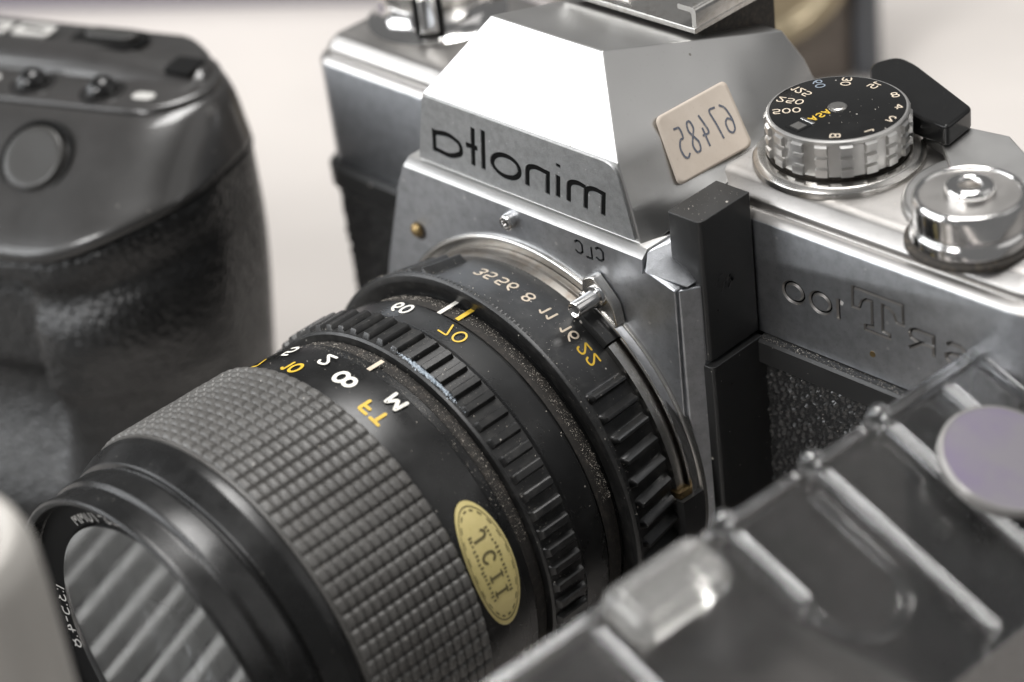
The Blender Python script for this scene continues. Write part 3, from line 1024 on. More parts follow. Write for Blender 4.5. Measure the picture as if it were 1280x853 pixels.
# --- rewind knob
RX, RY = -51.5, 17.0
V, F = lathe_z(fillet([(11.6, 43.0), (10.6, 43.5), (9.2, 44.6), (8.5, 46.2), (8.5, 47.2), (7, 47.2)], 0.5, 4), RX, RY, 96)
RK = build('rewind_base', V, F, CHROME, FC)
V, F = lathe_z(fillet([(6.9, 47.1), (8.9, 47.5), (9.4, 48.2), (9.4, 50.2), (9.0, 50.6), (8.4, 50.8), (8.4, 56.0), (7.8, 56.5), (0, 56.5)], 0.25, 3), RX, RY, 96)
kn = build('rewind_knob', V, F, STEEL, FC)
V, F = join([box(RX + 4.4, RX + 7.6, RY - 12.0, RY - 5.0, 45.6, 50.9)])
ca = math.radians(-48)
cm = np.array([[math.cos(ca), -math.sin(ca)], [math.sin(ca), math.cos(ca)]])


def rotv(V, cx_, cy_, dg):
    t = math.radians(dg)
    return [(cx_ + (x - cx_) * math.cos(t) - (y - cy_) * math.sin(t), cy_ + (x - cx_) * math.sin(t) + (y - cy_) * math.cos(t), z) for x, y, z in V]


V, F = box(RX - 2.3, RX + 2.3, RY - 10.4, RY - 7.8, 44.6, 50.4)
build('crank_slot', rotv(V, RX, RY, 41), F, INNER, kn)
V, F = extrude(fillet([(RX - 1.5, RY - 7.9), (RX - 1.5, RY - 10.9), (RX + 1.5, RY - 10.9), (RX + 1.5, RY - 7.9)], 0.7, 3, True), 44.8, 50.6)
build('crank_catch', rotv(V, RX, RY, 41), F, CHROME, kn, bevel=0.3)

# ================================================================== lens (part of the camera)
# mount hardware first
V, F = lathe_y(fillet([(YP + 0.5, 31.6), (YP - 0.35, 31.6), (YP - 0.6, 31.3), (YP - 0.6, 30.9), (YP - 0.1, 30.7), (YP - 0.1, 29)], 0.15, 2))
build('mount_rim', V, F, STEEL, FC)
V, F = lathe_y(fillet([(YP - 0.2, 29.6), (YP - 1.2, 29.6), (YP - 1.2, 29.0), (YP - 3.0, 28.8), (YP - 3.0, 27)], 0.12, 2))
build('mount_flange', V, F, FLANGEM, FC)
V, F = lathe_y(fillet([(YP - 0.6, 28.8), (YP - 0.6, 31.4), (YP - 2.2, 31.6), (YP - 2.2, 31.0), (YP - 0.9, 30.9)], 0.1, 2), n=70, a0=24, a1=118, cap=True)
ring = build('coupling_ring', V, F, CHROME, FC)
V, F = lathe_y(fillet([(YP - 0.9, 29.0), (YP - 0.9, 30.55), (YP - 4.1, 30.55), (YP - 4.1, 29.0)], 0.15, 2, True) + [(YP - 0.9, 29.0)], n=12, a0=27, a1=39, cap=True)
build('coupling_tab', V, F, BLACKP, ring)
V, F = lathe_y([(YP - 2.4, 28.9), (YP - 2.4, 30.3), (YP - 4.0, 30.25), (YP - 4.0, 28.9)], n=50, a0=39.6, a1=84, cap=True)
build('coupling_band', V, F, STEEL, ring)
V, F = lathe_y([(YP - 1.9, 28.9), (YP - 1.9, 31.2), (YP - 4.3, 31.0), (YP - 4.3, 28.9)], n=4, a0=84.2, a1=86, cap=True)
build('band_end', V, F, BRASS, ring)
V, F = lathe_y([(YP - 0.5, 28.9), (YP - 0.5, 31.9), (YP - 4.6, 31.7), (YP - 4.6, 28.9)], n=14, a0=86.2, a1=100, cap=True)
build('band_stop', V, F, BLACKP, ring)
# metering pin on its small lug
lug = fillet([(10.0, 31.2), (12.0, 32.2), (15.6, 28.6), (16.2, 25.2), (13.0, 24.0), (9.4, 27.6)], [0.4, 0.6, 1.2, 0.6, 0.3, 0.3], 4, True)
V, F = extrude(lug, YP - 1.9, YP - 0.05, 'y')
build('pin_lug', V, F, STEEL, FC, bevel=0.35)
V, F = lathe_y(fillet([(YP - 1.8, 1.7), (YP - 2.4, 1.7), (YP - 2.45, 1.2), (YP - 6.4, 1.2), (YP - 6.5, 1.0), (YP - 6.1, 0.7), (YP - 6.1, 0)], 0.1, 2), n=36, cx=12.6, cz=29.2)
build('metering_pin', V, F, CHROME, FC)

# barrel core; every ring is a sub-part of it
prof = [(-17.0, 27.5), (-27.6, 28.2), (-31.2, 28.6), (-31.6, 28.4), (-31.6, 27.5), (-43.4, 27.2), (-43.4, 28.6), (-46.8, 28.9), (-46.8, 27), (-57, 27)]
V, F = lathe_y(prof)
LENS = build('zoom_lens', V, F, BLACKB, FC)


# aperture ring with groups of grip ridges
def ap_R(a, y):
    t = (y + 16.3) / (-28.0 + 16.3)
    R = 28.9 + 1.9 * max(0, min(1, t))
    if y < -26.9:
        R += min(1.0, (-26.9 - y) / 0.35) * 1.05
    aa = (a + 180) % 360 - 180
    if not (-14.5 < aa < 46.5) and -26.2 < y < -18.3:
        if aa > 0:
            ph = ((aa - 47.0) / 6.15) % 1
        else:
            ph = ((-aa - 15.0) / 6.15) % 1
        h = 0
        if ph < 0.46:
            h = min(1.0, ph / 0.24, (0.46 - ph) / 0.08)
        e = min(1.0, (y + 26.2) / 0.5, (-18.3 - y) / 0.4)
        R += 1.15 * max(0, h) * max(0, e)
    return R


angs = [i * 360 / 1200 for i in range(1200)]
ys = [-16.3, -16.6, -18.3, -18.5, -18.7, -20, -22, -24, -25.7, -25.95, -26.2, -26.5, -26.9, -27.05, -27.25, -27.9]
V, F = grid_ring(angs, ys, ap_R)
V2, F2 = lathe_y(fillet([(-27.9, ap_R(0, -27.9)), (-28.25, 31.5), (-28.3, 30.6), (-27.6, 28.2)], 0.1, 2), n=240)
V3, F3 = lathe_y([(-16.3, ap_R(0, -16.3)), (-16.2, 27.2)], n=240)
V, F = join([(V, F), (V2, F2), (V3, F3)])
build('aperture_ring', V, F, RINGDUST, LENS, ang=28)
for s, a in (('35', -1.8), ('56', 6.4), ('8', 14.6), ('11', 22.0), ('16', 30.4), ('22', 38.2)):
    y = -21.0
    V, F = text_cyl(s, 2.05, a, y, ap_R(0, y) + 0.06, 0.15, 0.95, slope=0.14)
    build('aperture_numeral', V, F, YELLOW if s == '22' else CREAM, LENS, recalc=False)

# index marks on the fixed barrel and grime in the groove
V, F = lathe_y([(-28.3, 28.35), (-31.1, 28.72)], n=200)
build('barrel_groove', V, F, FELT, LENS)


def cyl_bar(ang, wd, y0, y1, R):
    V = []
    for y in (y0, y1):
        for k in range(4):
            t = math.radians(ang) + (k / 3 - 0.5) * wd / R
            V.append((CX + R * math.sin(t), y, R * math.cos(t)))
    return V, [(i, i + 1, 5 + i, 4 + i) for i in range(3)]


V, F = cyl_bar(0.2, 0.75, -27.2, -31.4, 28.86)
build('index_mark', V, F, WHITE, LENS, recalc=False)
V, F = cyl_bar(6.4, 0.75, -27.2, -30.9, 28.86)
build('index_mark', V, F, YELLOW, LENS, recalc=False)

# zoom ring: smooth scale band and a ribbed grip
def zr_R(a, y):
    R = 30.1
    ph = (a / (360 / 68)) % 1
    if ph < 0.56:
        h = min(1.0, ph / 0.08, (0.56 - ph) / 0.08)
        e = min(1.0, (-37.6 - y) / 0.25, (y + 43.1) / 0.3)
        R += 0.8 * max(0, h) * max(0, e)
    return R


angs = [i * 360 / 1088 for i in range(1088)]
ys = [-37.4, -37.6, -37.75, -37.9, -39.5, -41, -42.7, -42.9, -43.1, -43.3]
V, F = grid_ring(angs, ys, zr_R)
V2, F2 = lathe_y(fillet([(-31.7, 27.6), (-31.7, 29.1), (-31.9, 29.35), (-36.6, 29.7), (-37.2, 30.0), (-37.4, 30.1)], 0.1, 2), n=240)
V3, F3 = lathe_y([(-43.3, 30.1), (-43.6, 29.8), (-43.6, 27.2)], n=240)
V, F = join([(V, F), (V3, F3)])
build('zoom_grip', V, F, RINGDUST, LENS, ang=28)
build('zoom_scale_band', V2, F2, BLACKB, LENS)
V, F = text_cyl('60', 2.1, -9.4, -33.8, 29.64, 0.2, 1.05)
build('focal_numeral', V, F, WHITE, LENS, recalc=False)
V, F = text_cyl('70', 2.2, 11.4, -33.9, 29.64, 0.13, 1.1)
build('focal_numeral', V, F, YELLOW, LENS, recalc=False)
V, F = lathe_y([(-43.7, 28.75), (-46.6, 29.0)], n=200)
build('barrel_groove', V, F, FELT, LENS)
V, F = cyl_bar(6.7, 0.7, -44.9, -47.9, 29.75)
build('index_mark', V, F, CREAM, LENS, recalc=False)

# focusing ring: distance band, knurled rubber grip
V, F = lathe_y(fillet([(-45.9, 27.5), (-45.9, 29.3), (-46.1, 29.45), (-47.5, 29.6), (-47.7, 29.85), (-55.9, 30.2), (-55.9, 28)], 0.08, 2), n=240)
build('distance_band', V, F, BLACKB, LENS)
inf = text2d('8', 2.5, 0.19, 1.0)
parts = []
for a, b_, c_ in inf[0]:
    t = math.radians(6.0) + (b_ * 1.3) / 30
    yy = -51.4 - a * 1.3
    R = 30.14 + c_
    parts.append((CX + R * math.sin(t), yy, R * math.cos(t)))
build('distance_numeral', parts, inf[1], WHITE, LENS, recalc=False)
for s, a, y, size, m, wt_ in (('2', -4.6, -49.8, 2.2, WHITE, 0.2), ('5', -21.0, -49.6, 2.3, WHITE, 0.2), ('10', -10.6, -53.4, 2.1, YELLOW, 0.22), ('7', -27.5, -52.8, 2.1, YELLOW, 0.22),
                              ('M', 20.8, -49.4, 2.2, WHITE, 0.24), ('FT', 20.0, -53.0, 2.0, YELLOW, 0.26)):
    V, F = text_cyl(s, size, a, y, 30.2, wt_, 1.15)
    build('distance_numeral', V, F, m, LENS, recalc=False)

NA, NR = 87, 13
Y0, Y1 = -56.1, -75.2


def tri(p):
    return 1 - abs(2 * (p % 1) - 1)


def kn_R(a, y):
    pa, py = a / 360 * NA, (y - Y0) / (Y1 - Y0) * NR
    sa, sy = min(1.0, tri(pa) / 0.42), min(1.0, tri(py) / 0.5)
    sa, sy = sa * sa * (3 - 2 * sa), sy * sy * (3 - 2 * sy)
    return 30.55 + 0.8 * (0.55 * sa * sy + 0.45 * (1 - (1 - sa) * (1 - sy))) + 0.05 * noise.noise(Vector((pa * 0.37, py * 0.41, 0)))


angs = [i * 360 / (NA * 6) for i in range(NA * 6)]
ys = [Y0 + (Y1 - Y0) * i / (NR * 6) for i in range(NR * 6 + 1)]
V, F = grid_ring(angs, ys, kn_R)
V2, F2 = lathe_y([(Y0, 30.55), (Y0 + 0.05, 29)], n=NA * 2)
V3, F3 = lathe_y([(Y1, 30.55), (Y1 - 0.1, 30.9), (Y1 - 0.5, 30.9), (Y1 - 0.6, 30)], n=NA * 2)
V, F = join([(V, F), (V2, F2), (V3, F3)])
build('focus_grip', V, F, RUBBER, LENS, ang=35)

# front of the lens: stepped filter ring
prof = fillet([(-75.7, 29.5), (-75.8, 30.7), (-77.4, 30.6), (-80.4, 29.3), (-80.6, 28.6), (-80.9, 28.5), (-81.2, 28.9), (-84.6, 28.9), (-84.9, 28.4), (-85.3, 28.2), (-88.3, 28.6), (-88.8, 28.45), (-89.0, 28.0), (-88.6, 27.4),
               (-86.9, 27.3), (-86.6, 27.1)], 0.22, 3)
V, F = lathe_y(prof, n=240)
build('front_ring', V, F, BLACKB, LENS, ang=40)
V, F = lathe_y(fillet([(-86.6, 27.2), (-86.5, 26.4), (-85.5, 23.1), (-85.0, 22.95), (-80, 22.9)], 0.2, 2), n=200)
build('name_ring', V, F, INNER, LENS)


def ring_text(s, ang0, R, y, size, name):
    """lettering round the name ring: tops outward, running anticlockwise (mirrored)."""
    step = 0
    for ch in s:
        V2, F2 = text2d(ch, size, 0.11, 0.9)
        mid = {'.': -0.46, ':': -0.13}.get(ch, 0) * size
        wdt = V2[:, 0].max() - V2[:, 0].min()
        t = math.radians(ang0) - (step + wdt / 2) / R
        o = np.array((CX + R * math.sin(t), y, R * math.cos(t)))
        up = np.array((math.sin(t), 0, math.cos(t)))
        e = -np.array((math.cos(t), 0, -math.sin(t)))
        V = [tuple(o + e * p + up * (q + mid) + np.array((0, -0.2 * (q + mid) - 0.1 - c, 0))) for p, q, c in V2]
        build(name, V, F2, GREYPR, LENS, recalc=False)
        step += wdt + size * 0.22


ring_text('35-70MM', -9, 24.6, -85.9, 2.0, 'ring_numeral')
ring_text('1:3.5-4.8', -80, 24.6, -85.9, 2.0, 'ring_numeral')
RG = 22.9
V, F = lathe_y([(-84.6, 0), (-84.6, RG), (-86.0, RG), (-86.0, 0)], n=120)
build('front_filter', V, F, GLASS, LENS, ang=30)
RHO, a_m = 60.0, math.asin(21.8 / 60)
gp = []
for k in range(17):
    a = a_m * (1 - k / 16)
    gp.append((-80.2 - RHO * (math.cos(a) - math.cos(a_m)), RHO * math.sin(a)))
V, F = lathe_y([(-78.5, 0.0), (-78.5, 21.8)] + gp, n=120)
build('front_element', V, F, ELEMENT, LENS, ang=40)
V, F = lathe_y([(-80.0, 22.85), (-74, 21), (-73.8, 19), (-69, 18.5), (-68.8, 15.5), (-62, 14), (-61.8, 0)], n=120)
build('inner_barrel', V, F, INNER, LENS)

# inspection sticker on the distance band
def st_cyl(a, b):
    """a across the band (mm, + towards the front), b along the circumference (mm, + downwards)."""
    R = 30.1 + 0.18
    t = math.radians(69.0) + b / R
    return (CX + R * math.sin(t), -51.7 - a, R * math.cos(t))


n = 40
el_ = [(3.7 * math.cos(2 * math.pi * k / n), 9.3 * math.sin(2 * math.pi * k / n)) for k in range(n)]
V = []
F = []
for q in range(9):
    f = q / 8
    V += [st_cyl(a * f, b * f) for a, b in el_]
for q in range(8):
    for k in range(n):
        F.append((q * n + k, q * n + (k + 1) % n, (q + 1) * n + (k + 1) % n, (q + 1) * n + k))
gs = build('inspection_sticker', V, F, GOLD, LENS, recalc=False, label='oval gold inspection sticker')


def raise_(V, d=0.05):
    out = []
    for v in V:
        x, z = v[0] - CX, v[2]
        k = (math.hypot(x, z) + d) / math.hypot(x, z)
        out.append((CX + x * k, v[1], z * k))
    return out


parts = []
for f0, f1 in ((0.90, 0.92), (0.83, 0.86)):
    Vq = [st_cyl(a * f0, b * f0) for a, b in el_] + [st_cyl(a * f1, b * f1) for a, b in el_]
    Fq = [(k, (k + 1) % n, n + (k + 1) % n, n + k) for k in range(n) if f0 > 0.88 or k % 2 == 0]
    parts.append((raise_(Vq), Fq))
for side in (-1, 1):          # fine print beside the initials
    for q in range(16):
        b_ = -4.6 + q * 0.62 + random.uniform(-0.1, 0.1)
        a_ = side * (1.75 + random.uniform(-0.12, 0.12)) * math.sqrt(max(0.1, 1 - (b_ / 9.3) ** 2))
        hh = random.uniform(0.14, 0.3)
        Vq = [st_cyl(a_ - hh, b_ - 0.14), st_cyl(a_ + hh, b_ - 0.14), st_cyl(a_ + hh, b_ + 0.14), st_cyl(a_ - hh, b_ + 0.14)]
        parts.append((raise_(Vq), [(0, 1, 2, 3)]))
for ch, b0 in (('J', -4.2), ('C', -1.0), ('I', 1.9), ('I', 4.2)):
    V2, F2 = text2d(ch, 2.0, 0.2, 1.0)
    parts.append((raise_([st_cyl(q, p + b0) for p, q, c in V2]), F2))
    if ch == 'I':
        for dq in (-0.95, 0.95):
            V2 = [(-0.55, dq - 0.12), (0.55, dq - 0.12), (0.55, dq + 0.12), (-0.55, dq + 0.12)]
            parts.append((raise_([st_cyl(q, p + b0) for p, q in V2], 0.06), [(0, 1, 2, 3)]))
V, F = join(parts)
build('sticker_print', V, F, GOLDINK, gs, recalc=False)

# loose dust caught in the grooves and on the ledges: far too fine to count
def dust():
    V, F = [], []

    def grain_at(p, r):
        b = len(V)
        for _ in range(4):
            V.append((p[0] + random.uniform(-r, r), p[1] + random.uniform(-r, r), p[2] + random.uniform(-r, r)))
        F.extend([(b, b + 1, b + 2), (b, b + 2, b + 3), (b, b + 1, b + 3), (b + 1, b + 2, b + 3)])

    for (y0, y1, R0, R1, cnt, a_lo, a_hi) in ((-28.3, -30.2, 28.45, 28.8, 1800, -60, 75), (-43.7, -45.7, 28.8, 28.95, 1200, -60, 70), (-45.9, -47.4, 29.35, 29.65, 700, -50, 60),
                                               (-18, -27, 29.6, 30.8, 140, -40, 95), (-32, -37, 29.45, 29.75, 60, -50, 80), (-48, -55.5, 29.95, 30.25, 70, -50, 85),
                                               (-37.7, -43, 30.15, 30.2, 500, -60, 90), (-26.9, -28.1, 31.85, 31.9, 160, -60, 80)):
        for _ in range(cnt):
            f = random.random()
            a = math.radians(random.uniform(a_lo, a_hi))
            R = R0 + (R1 - R0) * f
            grain_at((CX + R * math.sin(a), y0 + (y1 - y0) * f, R * math.cos(a)), random.choice((0.04, 0.05, 0.06, 0.09)))
    for (x0, x1, y0, y1, z, cnt) in ((22.6, 28, -10, -1, 43.42, 45), (29, 58, -1.3, 0, 20.78, 420), (-26, 20, -13.6, -13.0, 38.02, 120), (31, 38, 8, 20, 50.76, 24), (22, 60, 3, 12, 43.12, 120)):
        for _ in range(cnt):
            grain_at((random.uniform(x0, x1), random.uniform(y0, y1), z), random.choice((0.04, 0.06, 0.09)))
    build('dust', V, F, DUSTM, FC, kind='stuff', recalc=False)
    V.clear()
    F.clear()
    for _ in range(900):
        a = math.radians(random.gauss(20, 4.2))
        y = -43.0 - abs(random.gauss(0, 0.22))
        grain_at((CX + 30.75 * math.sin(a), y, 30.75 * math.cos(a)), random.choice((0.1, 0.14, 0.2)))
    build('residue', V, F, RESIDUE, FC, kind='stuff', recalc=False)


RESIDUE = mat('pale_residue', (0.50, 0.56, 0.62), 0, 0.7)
DUSTM = mat('dust', (0.62, 0.57, 0.50), 0, 0.9)
dust()

# ================================================================== black digital camera at the left
LO = np.array((-80.0, -22.0))
DU = 0.0
LW, LF = np.array((0.932, 0.363)), np.array((0.363, -0.932))


def lw(u, v, z):
    p = LO + LW * u + LF * v
    return (p[0], p[1], z)


BC = thing('digital_camera', 'black digital camera with a rounded rubber grip standing behind the zoom lens', 'camera', (*lw(-40, -10, 0)[:2], 0))


def plan(vf, ur, rf, rb=11.0, vb=-17.0, ul=-125.0, n=16, nf=40):
    """outline of the body at one height: front at vf, right end at ur, big front corner radius rf."""
    ur = ur + DU
    out = [(ul + (ur - rf - ul) * k / nf, vf) for k in range(nf)]
    lo = max(vb + rb, vf - rf * 1.0)
    for k in range(n + 1):            # front right corner
        a = math.pi / 2 * k / n
        out.append((ur - rf + rf * math.sin(a), vf - (vf - lo) * (1 - math.cos(a))))
    for k in range(n + 1):
        a = math.pi / 2 * k / n
        out.append((ur - rb * (1 - math.cos(a)), vb + rb * (1 - math.sin(a))))
    out.append((ul, vb))
    return out


def sst(x):
    x = max(0.0, min(1.0, x))
    return x * x * (3 - 2 * x)


def seam(u):
    """height of the joint between smooth shell and rubber: rises round the right end."""
    return 20.3 + 5.0 * sst((u + 12) / 24)


def loft(levels, zf):
    V, F = [], []
    n = None
    for lv in levels:
        ring = plan(*lv[1:])
        n = len(ring)
        for (u, v) in ring:
            V.append(lw(u, v, zf(lv[0], u)))
    for q in range(len(levels) - 1):
        for i in range(n):
            j = (i + 1) % n
            F.append((q * n + i, q * n + j, (q + 1) * n + j, (q + 1) * n + i))
    F.append(tuple(range(n))[::-1])
    F.append(tuple(range((len(levels) - 1) * n, len(levels) * n)))
    return V, F


# smooth upper shell: rounded lip, sloping front facet (level 0 = joint, 1 = top)
V, F = loft([(-0.12, 24.0, 10.6, 21), (-0.06, 25.4, 11.6, 22), (0.0, 26.0, 12.1, 22.5), (0.06, 25.8, 12.2, 22.5), (0.12, 25.0, 12.1, 22.5), (0.2, 23.4, 11.9, 22), (0.35, 19.8, 11.6, 20), (0.55, 15.2, 11.2, 17.5), (0.75, 10.8, 10.6, 15), (0.9, 7.4, 9.8, 13), (1.0, 5.0, 9.0, 12)],
            lambda t, u: seam(u) + (36.0 - seam(u)) * t)
SH = build('upper_shell', V, F, DSHELL, BC, ang=60)
V, F = loft([(34.5, 3.8, 8.4, 11), (36.4, 4.3, 8.9, 11), (36.9, 4.0, 8.7, 11), (37.2, 3.4, 8.2, 11), (37.35, 2.6, 7.6, 10), (37.35, -4.4, 7.0, 8, 10), (38.0, -4.8, 6.8, 8, 10), (39.2, -5.6, 6.2, 8, 9), (40.4, -7.0, 5.0, 7, 8), (41.1, -9.4, 3.0, 5, 6.0)],
            lambda z, u: z if z < 37.5 else 37.4 + (z - 37.4) * (1.0 - 0.55 * sst((u + 20) / 30)))
build('control_deck', V, F, DSHELL, BC, ang=50)
# rubber grip with a hollow for the finger and a tongue-shaped bump
V, F = [], []
nn = None
NZ = 80
for q in range(NZ):
    t = q / (NZ - 1)
    ring = plan(24.6 - 1.2 * sst((t - 0.97) / 0.03), 12.0 - 5.0 * sst((0.85 - t) / 0.8), 22.5, 11, nf=110)
    nn = len(ring)
    for (u, v) in ring:
        z = -37.9 + (seam(u) - 0.7 + 37.9) * t
        d = 0.0
        if v > -4:
            wgt = sst((v + 4) / 14)
            zr = z - (seam(u) - 20.3)
            d -= 2.0 * math.exp(-((u + 2) / 24) ** 4) * math.exp(-((zr - 11.0) / 3.2) ** 2)
            d += 1.6 * math.exp(-((u + 0) / 13) ** 4) * math.exp(-((z - 3.5) / 5.5) ** 2)
            d -= 2.0 * sst((-5 - z) / 6) * (1 - sst((-14 - z) / 20))
            d -= 7.0 * sst((-13 - u) / 5) * sst((15.5 - z) / 5) * sst((z + 34) / 22)
            d *= wgt
            d += 0.8 * sst((-20 - z) / 14) * wgt
        p = np.array(lw(u, v, z))
        p[:2] += LF * d
        V.append(tuple(p))
for q in range(NZ - 1):
    for i in range(nn):
        j = (i + 1) % nn
        F.append((q * nn + i, q * nn + j, (q + 1) * nn + j, (q + 1) * nn + i))
F.append(tuple(range(nn))[::-1])
F.append(tuple(range((NZ - 1) * nn, NZ * nn)))
build('grip_rubber', V, F, DRUBBER, BC, ang=60)

V, F = loft([(-0.9, 23.2, 11.6, 21.5), (-0.8, 24.9, 12.3, 22.5), (-0.35, 24.9, 12.3, 22.5), (-0.3, 23.2, 11.6, 21.5)], lambda z, u: seam(u) + z)
build('shell_joint', V, F, INNER, BC, ang=40)

# shutter button lying in the sloping facet
sn = np.array((*(LF * 0.66), 0.75)); sn /= np.linalg.norm(sn)
se = np.array((*LW, 0.0))
su = np.cross(sn, se)


def on_facet(cen, prof, n=64):
    """lathe about the facet normal; prof: (R, height)."""
    V, F = [], []
    k = len(prof)
    for i in range(n):
        a = 2 * math.pi * i / n
        for R, h in prof:
            V.append(tuple(cen + se * R * math.cos(a) + su * R * math.sin(a) + sn * h))
    for i in range(n):
        j = (i + 1) % n
        for q in range(k - 1):
            F.append((i * k + q, j * k + q, j * k + q + 1, i * k + q + 1))
    F.append(tuple(i * k + k - 1 for i in range(n)))
    return V, F


bc = np.array(lw(-14.8, 12.6, 31.0))
V, F = on_facet(bc, fillet([(7.2, -1.5), (6.7, 0.35), (6.3, 0.4), (6.1, 0.1), (6.05, -0.6)], 0.3, 3))
build('button_recess', V, F, INNER, BC)
V, F = on_facet(bc, fillet([(5.55, -1.0), (5.55, 0.7), (5.2, 1.15), (4.5, 1.25), (0.6, 1.1)], 0.35, 3))
build('shutter_button', V, F, DBUTTON, BC)


def dome(u, v, z, R):
    c = np.array(lw(u, v, z))
    V, F = lathe_z(fillet([(R * 1.35, z - 0.5), (R * 1.35, z + 0.05), (R * 1.12, z + 0.1), (R * 1.08, z - 0.3)], 0.05, 2), c[0], c[1], 40)
    o = build('button_well', V, F, INNER, BC)
    pf = [(R * math.cos(a), z - 0.2 + R * 1.0 * math.sin(a)) for a in np.linspace(0, math.pi / 2 - 0.05, 9)]
    V, F = lathe_z(pf, c[0], c[1], 40)
    build('dome_button', V, F, GLOSS, BC)


dome(-22.4, -0.4, 37.3, 2.9)
dome(-8.6, -0.2, 37.3, 2.9)


def decal(u, v, z, su_, sv, name, m, r=0.5, h=0.12):
    V, F = extrude(rrect(-su_, su_, -sv, sv, min(r, su_ * 0.98, sv * 0.98), 8), 0, h)
    return build(name, [lw(u + p[0], v + p[1], z + p[2]) for p in V], F, m, BC)


decal(-0.6, 0.0, 37.35, 2.0, 1.2, 'oval_marking', GREYPR, 1.5)
decal(-31.0, -1.0, 37.3, 1.6, 1.2, 'oval_marking', GREYPR, 1.2)
# labelled keys and slider further back on the deck
for u in (-37.0, -28.4):
    k_ = decal(u, -11.4, 41.1, 3.7, 1.9, 'label_key', GREYPR, 0.7, 0.35)
    V, F = extrude(rrect(-2.4, 2.4, -0.3, 0.3, 0.25, 4), 0, 0.06)
    build('key_symbol', [lw(u + p[0] + 0.25 * p[1], -11.4 + p[1] * 1.6 + 0.12 * p[0], 41.5 + p[2]) for p in V], F, INNER, k_)
decal(-14.0, -12.2, 40.2, 7.0, 3.6, 'slider_tray', INNER, 3.0, 0.5)
V, F = extrude(rrect(-5.0, 5.0, -1.7, 1.7, 1.6, 8), 0, 1.5)
build('slider_knob', [lw(-13.2 + p[0], -12.2 + p[1], 40.6 + p[2]) for p in V], F, DBUTTON, BC, bevel=0.6, seg=3)
V, F = extrude(rrect(-2.6, 2.6, -2.6, 2.6, 0.6, 4), 0, 0.9)
build('sensor_window', [lw(2.6 + p[0], -8.2 + p[1], 38.55 + p[2] - 0.05 * p[0]) for p in V], F, INNER, BC, bevel=0.3)

# ================================================================== clear plastic case at the lower right
PA = math.radians(22)
PE1 = np.array((-0.05, -0.9987, 0.0))                       # along the high edge, towards the front
PE2 = np.array((math.cos(PA), -0.05, -math.sin(PA)))        # down the slope of the lid
PN = np.cross(PE2, -PE1); PN /= np.linalg.norm(PN)
if PN[2] < 0:
    PN = -PN
PO = np.array((63.5, 2.0, 30.5))
PC = thing('plastic_case', 'clear smoky plastic case with a ribbed sloping lid beside the lens', 'plastic case', (90, -35, 0))


def pp(a, b, h=0.0):
    """a along the high edge, b down the slope, h above the lid."""
    return tuple(PO + PE1 * a + PE2 * b + PN * h)


def pbox(a0, a1, b0, b1, h0, h1):
    V = [pp(a, b, h) for h in (h0, h1) for b in (b0, b1) for a in (a0, a1)]
    return V, box(0, 1, 0, 1, 0, 1)[1]


LA, LB = 88.0, 32.0
V, F = pbox(0, LA, 1.7, LB, -1.6, 0)
build('lid', V, F, CLEAR, PC, bevel=0.35, seg=3)
V, F = pbox(-0.1, LA, 0, 1.6, -2.2, 1.3)
build('lid_rim', V, F, CLEAR, PC, bevel=0.6, seg=3)
for a, b_e in ((0.4, 31), (8.8, 31), (19.8, 31), (32.2, 31), (47.8, 15), (70.5, 31)):
    V, F = pbox(a - 0.2, a + 1.8, 1.8, b_e, 0.05, 1.9)
    build('lid_rib', V, F, CLEAR, PC, bevel=0.9, seg=4)
for a in (20.3, 32.6, 48.0):
    prof_ = fillet([(1.5, 0), (1.5, 1.8), (1.1, 2.5), (0.05, 2.7)], 0.4, 3)
    Vv, Ff = [], []
    nn = 24
    for i in range(nn):
        t = 2 * math.pi * i / nn
        for R, h in prof_:
            Vv.append(pp(a + 0.75 + R * math.cos(t), 0.8 + R * math.sin(t), h + 0.4))
    k = len(prof_)
    for i in range(nn):
        j = (i + 1) % nn
        for q in range(k - 1):
            Ff.append((i * k + q, j * k + q, j * k + q + 1, i * k + q + 1))
    Ff.append(tuple(i * k + k - 1 for i in range(nn)))
    Ff.append(tuple(i * k for i in range(nn))[::-1])
    build('rib_stud', Vv, Ff, CLEAR, PC)
# U-shaped rim of a finger recess
upts = [(42.3 + 6.2 * math.cos(t), 16.2 + 6.6 * math.sin(t)) for t in np.linspace(0, math.pi, 20)]
path = [(48.5, 15.2)] + upts + [(36.1, 4.0)]
V2, F2 = ribbon(path, 1.4)
Vv = [pp(a, b, 0.06) for a, b in V2] + [pp(a, b, 0.6) for a, b in V2]
m_ = len(V2)
Ff = [f for f in F2] + [tuple(i + m_ for i in f)[::-1] for f in F2]
k2 = len(path)
for i in range(k2 - 1):
    Ff += [(2 * i, 2 * i + 2, m_ + 2 * i + 2, m_ + 2 * i), (2 * i + 1, m_ + 2 * i + 1, m_ + 2 * i + 3, 2 * i + 3)]
Ff += [(0, m_, m_ + 1, 1), (2 * k2 - 2, 2 * k2 - 1, m_ + 2 * k2 - 1, m_ + 2 * k2 - 2)]
build('recess_rim', Vv, Ff, CLEAR, PC, ang=50)
# raised end block at the front corner
V, F = pbox(54.0, 69.6, 0.2, 8.2, 0.1, 5.0)
build('end_block', V, F, FROST, PC, bevel=2.3, seg=5)
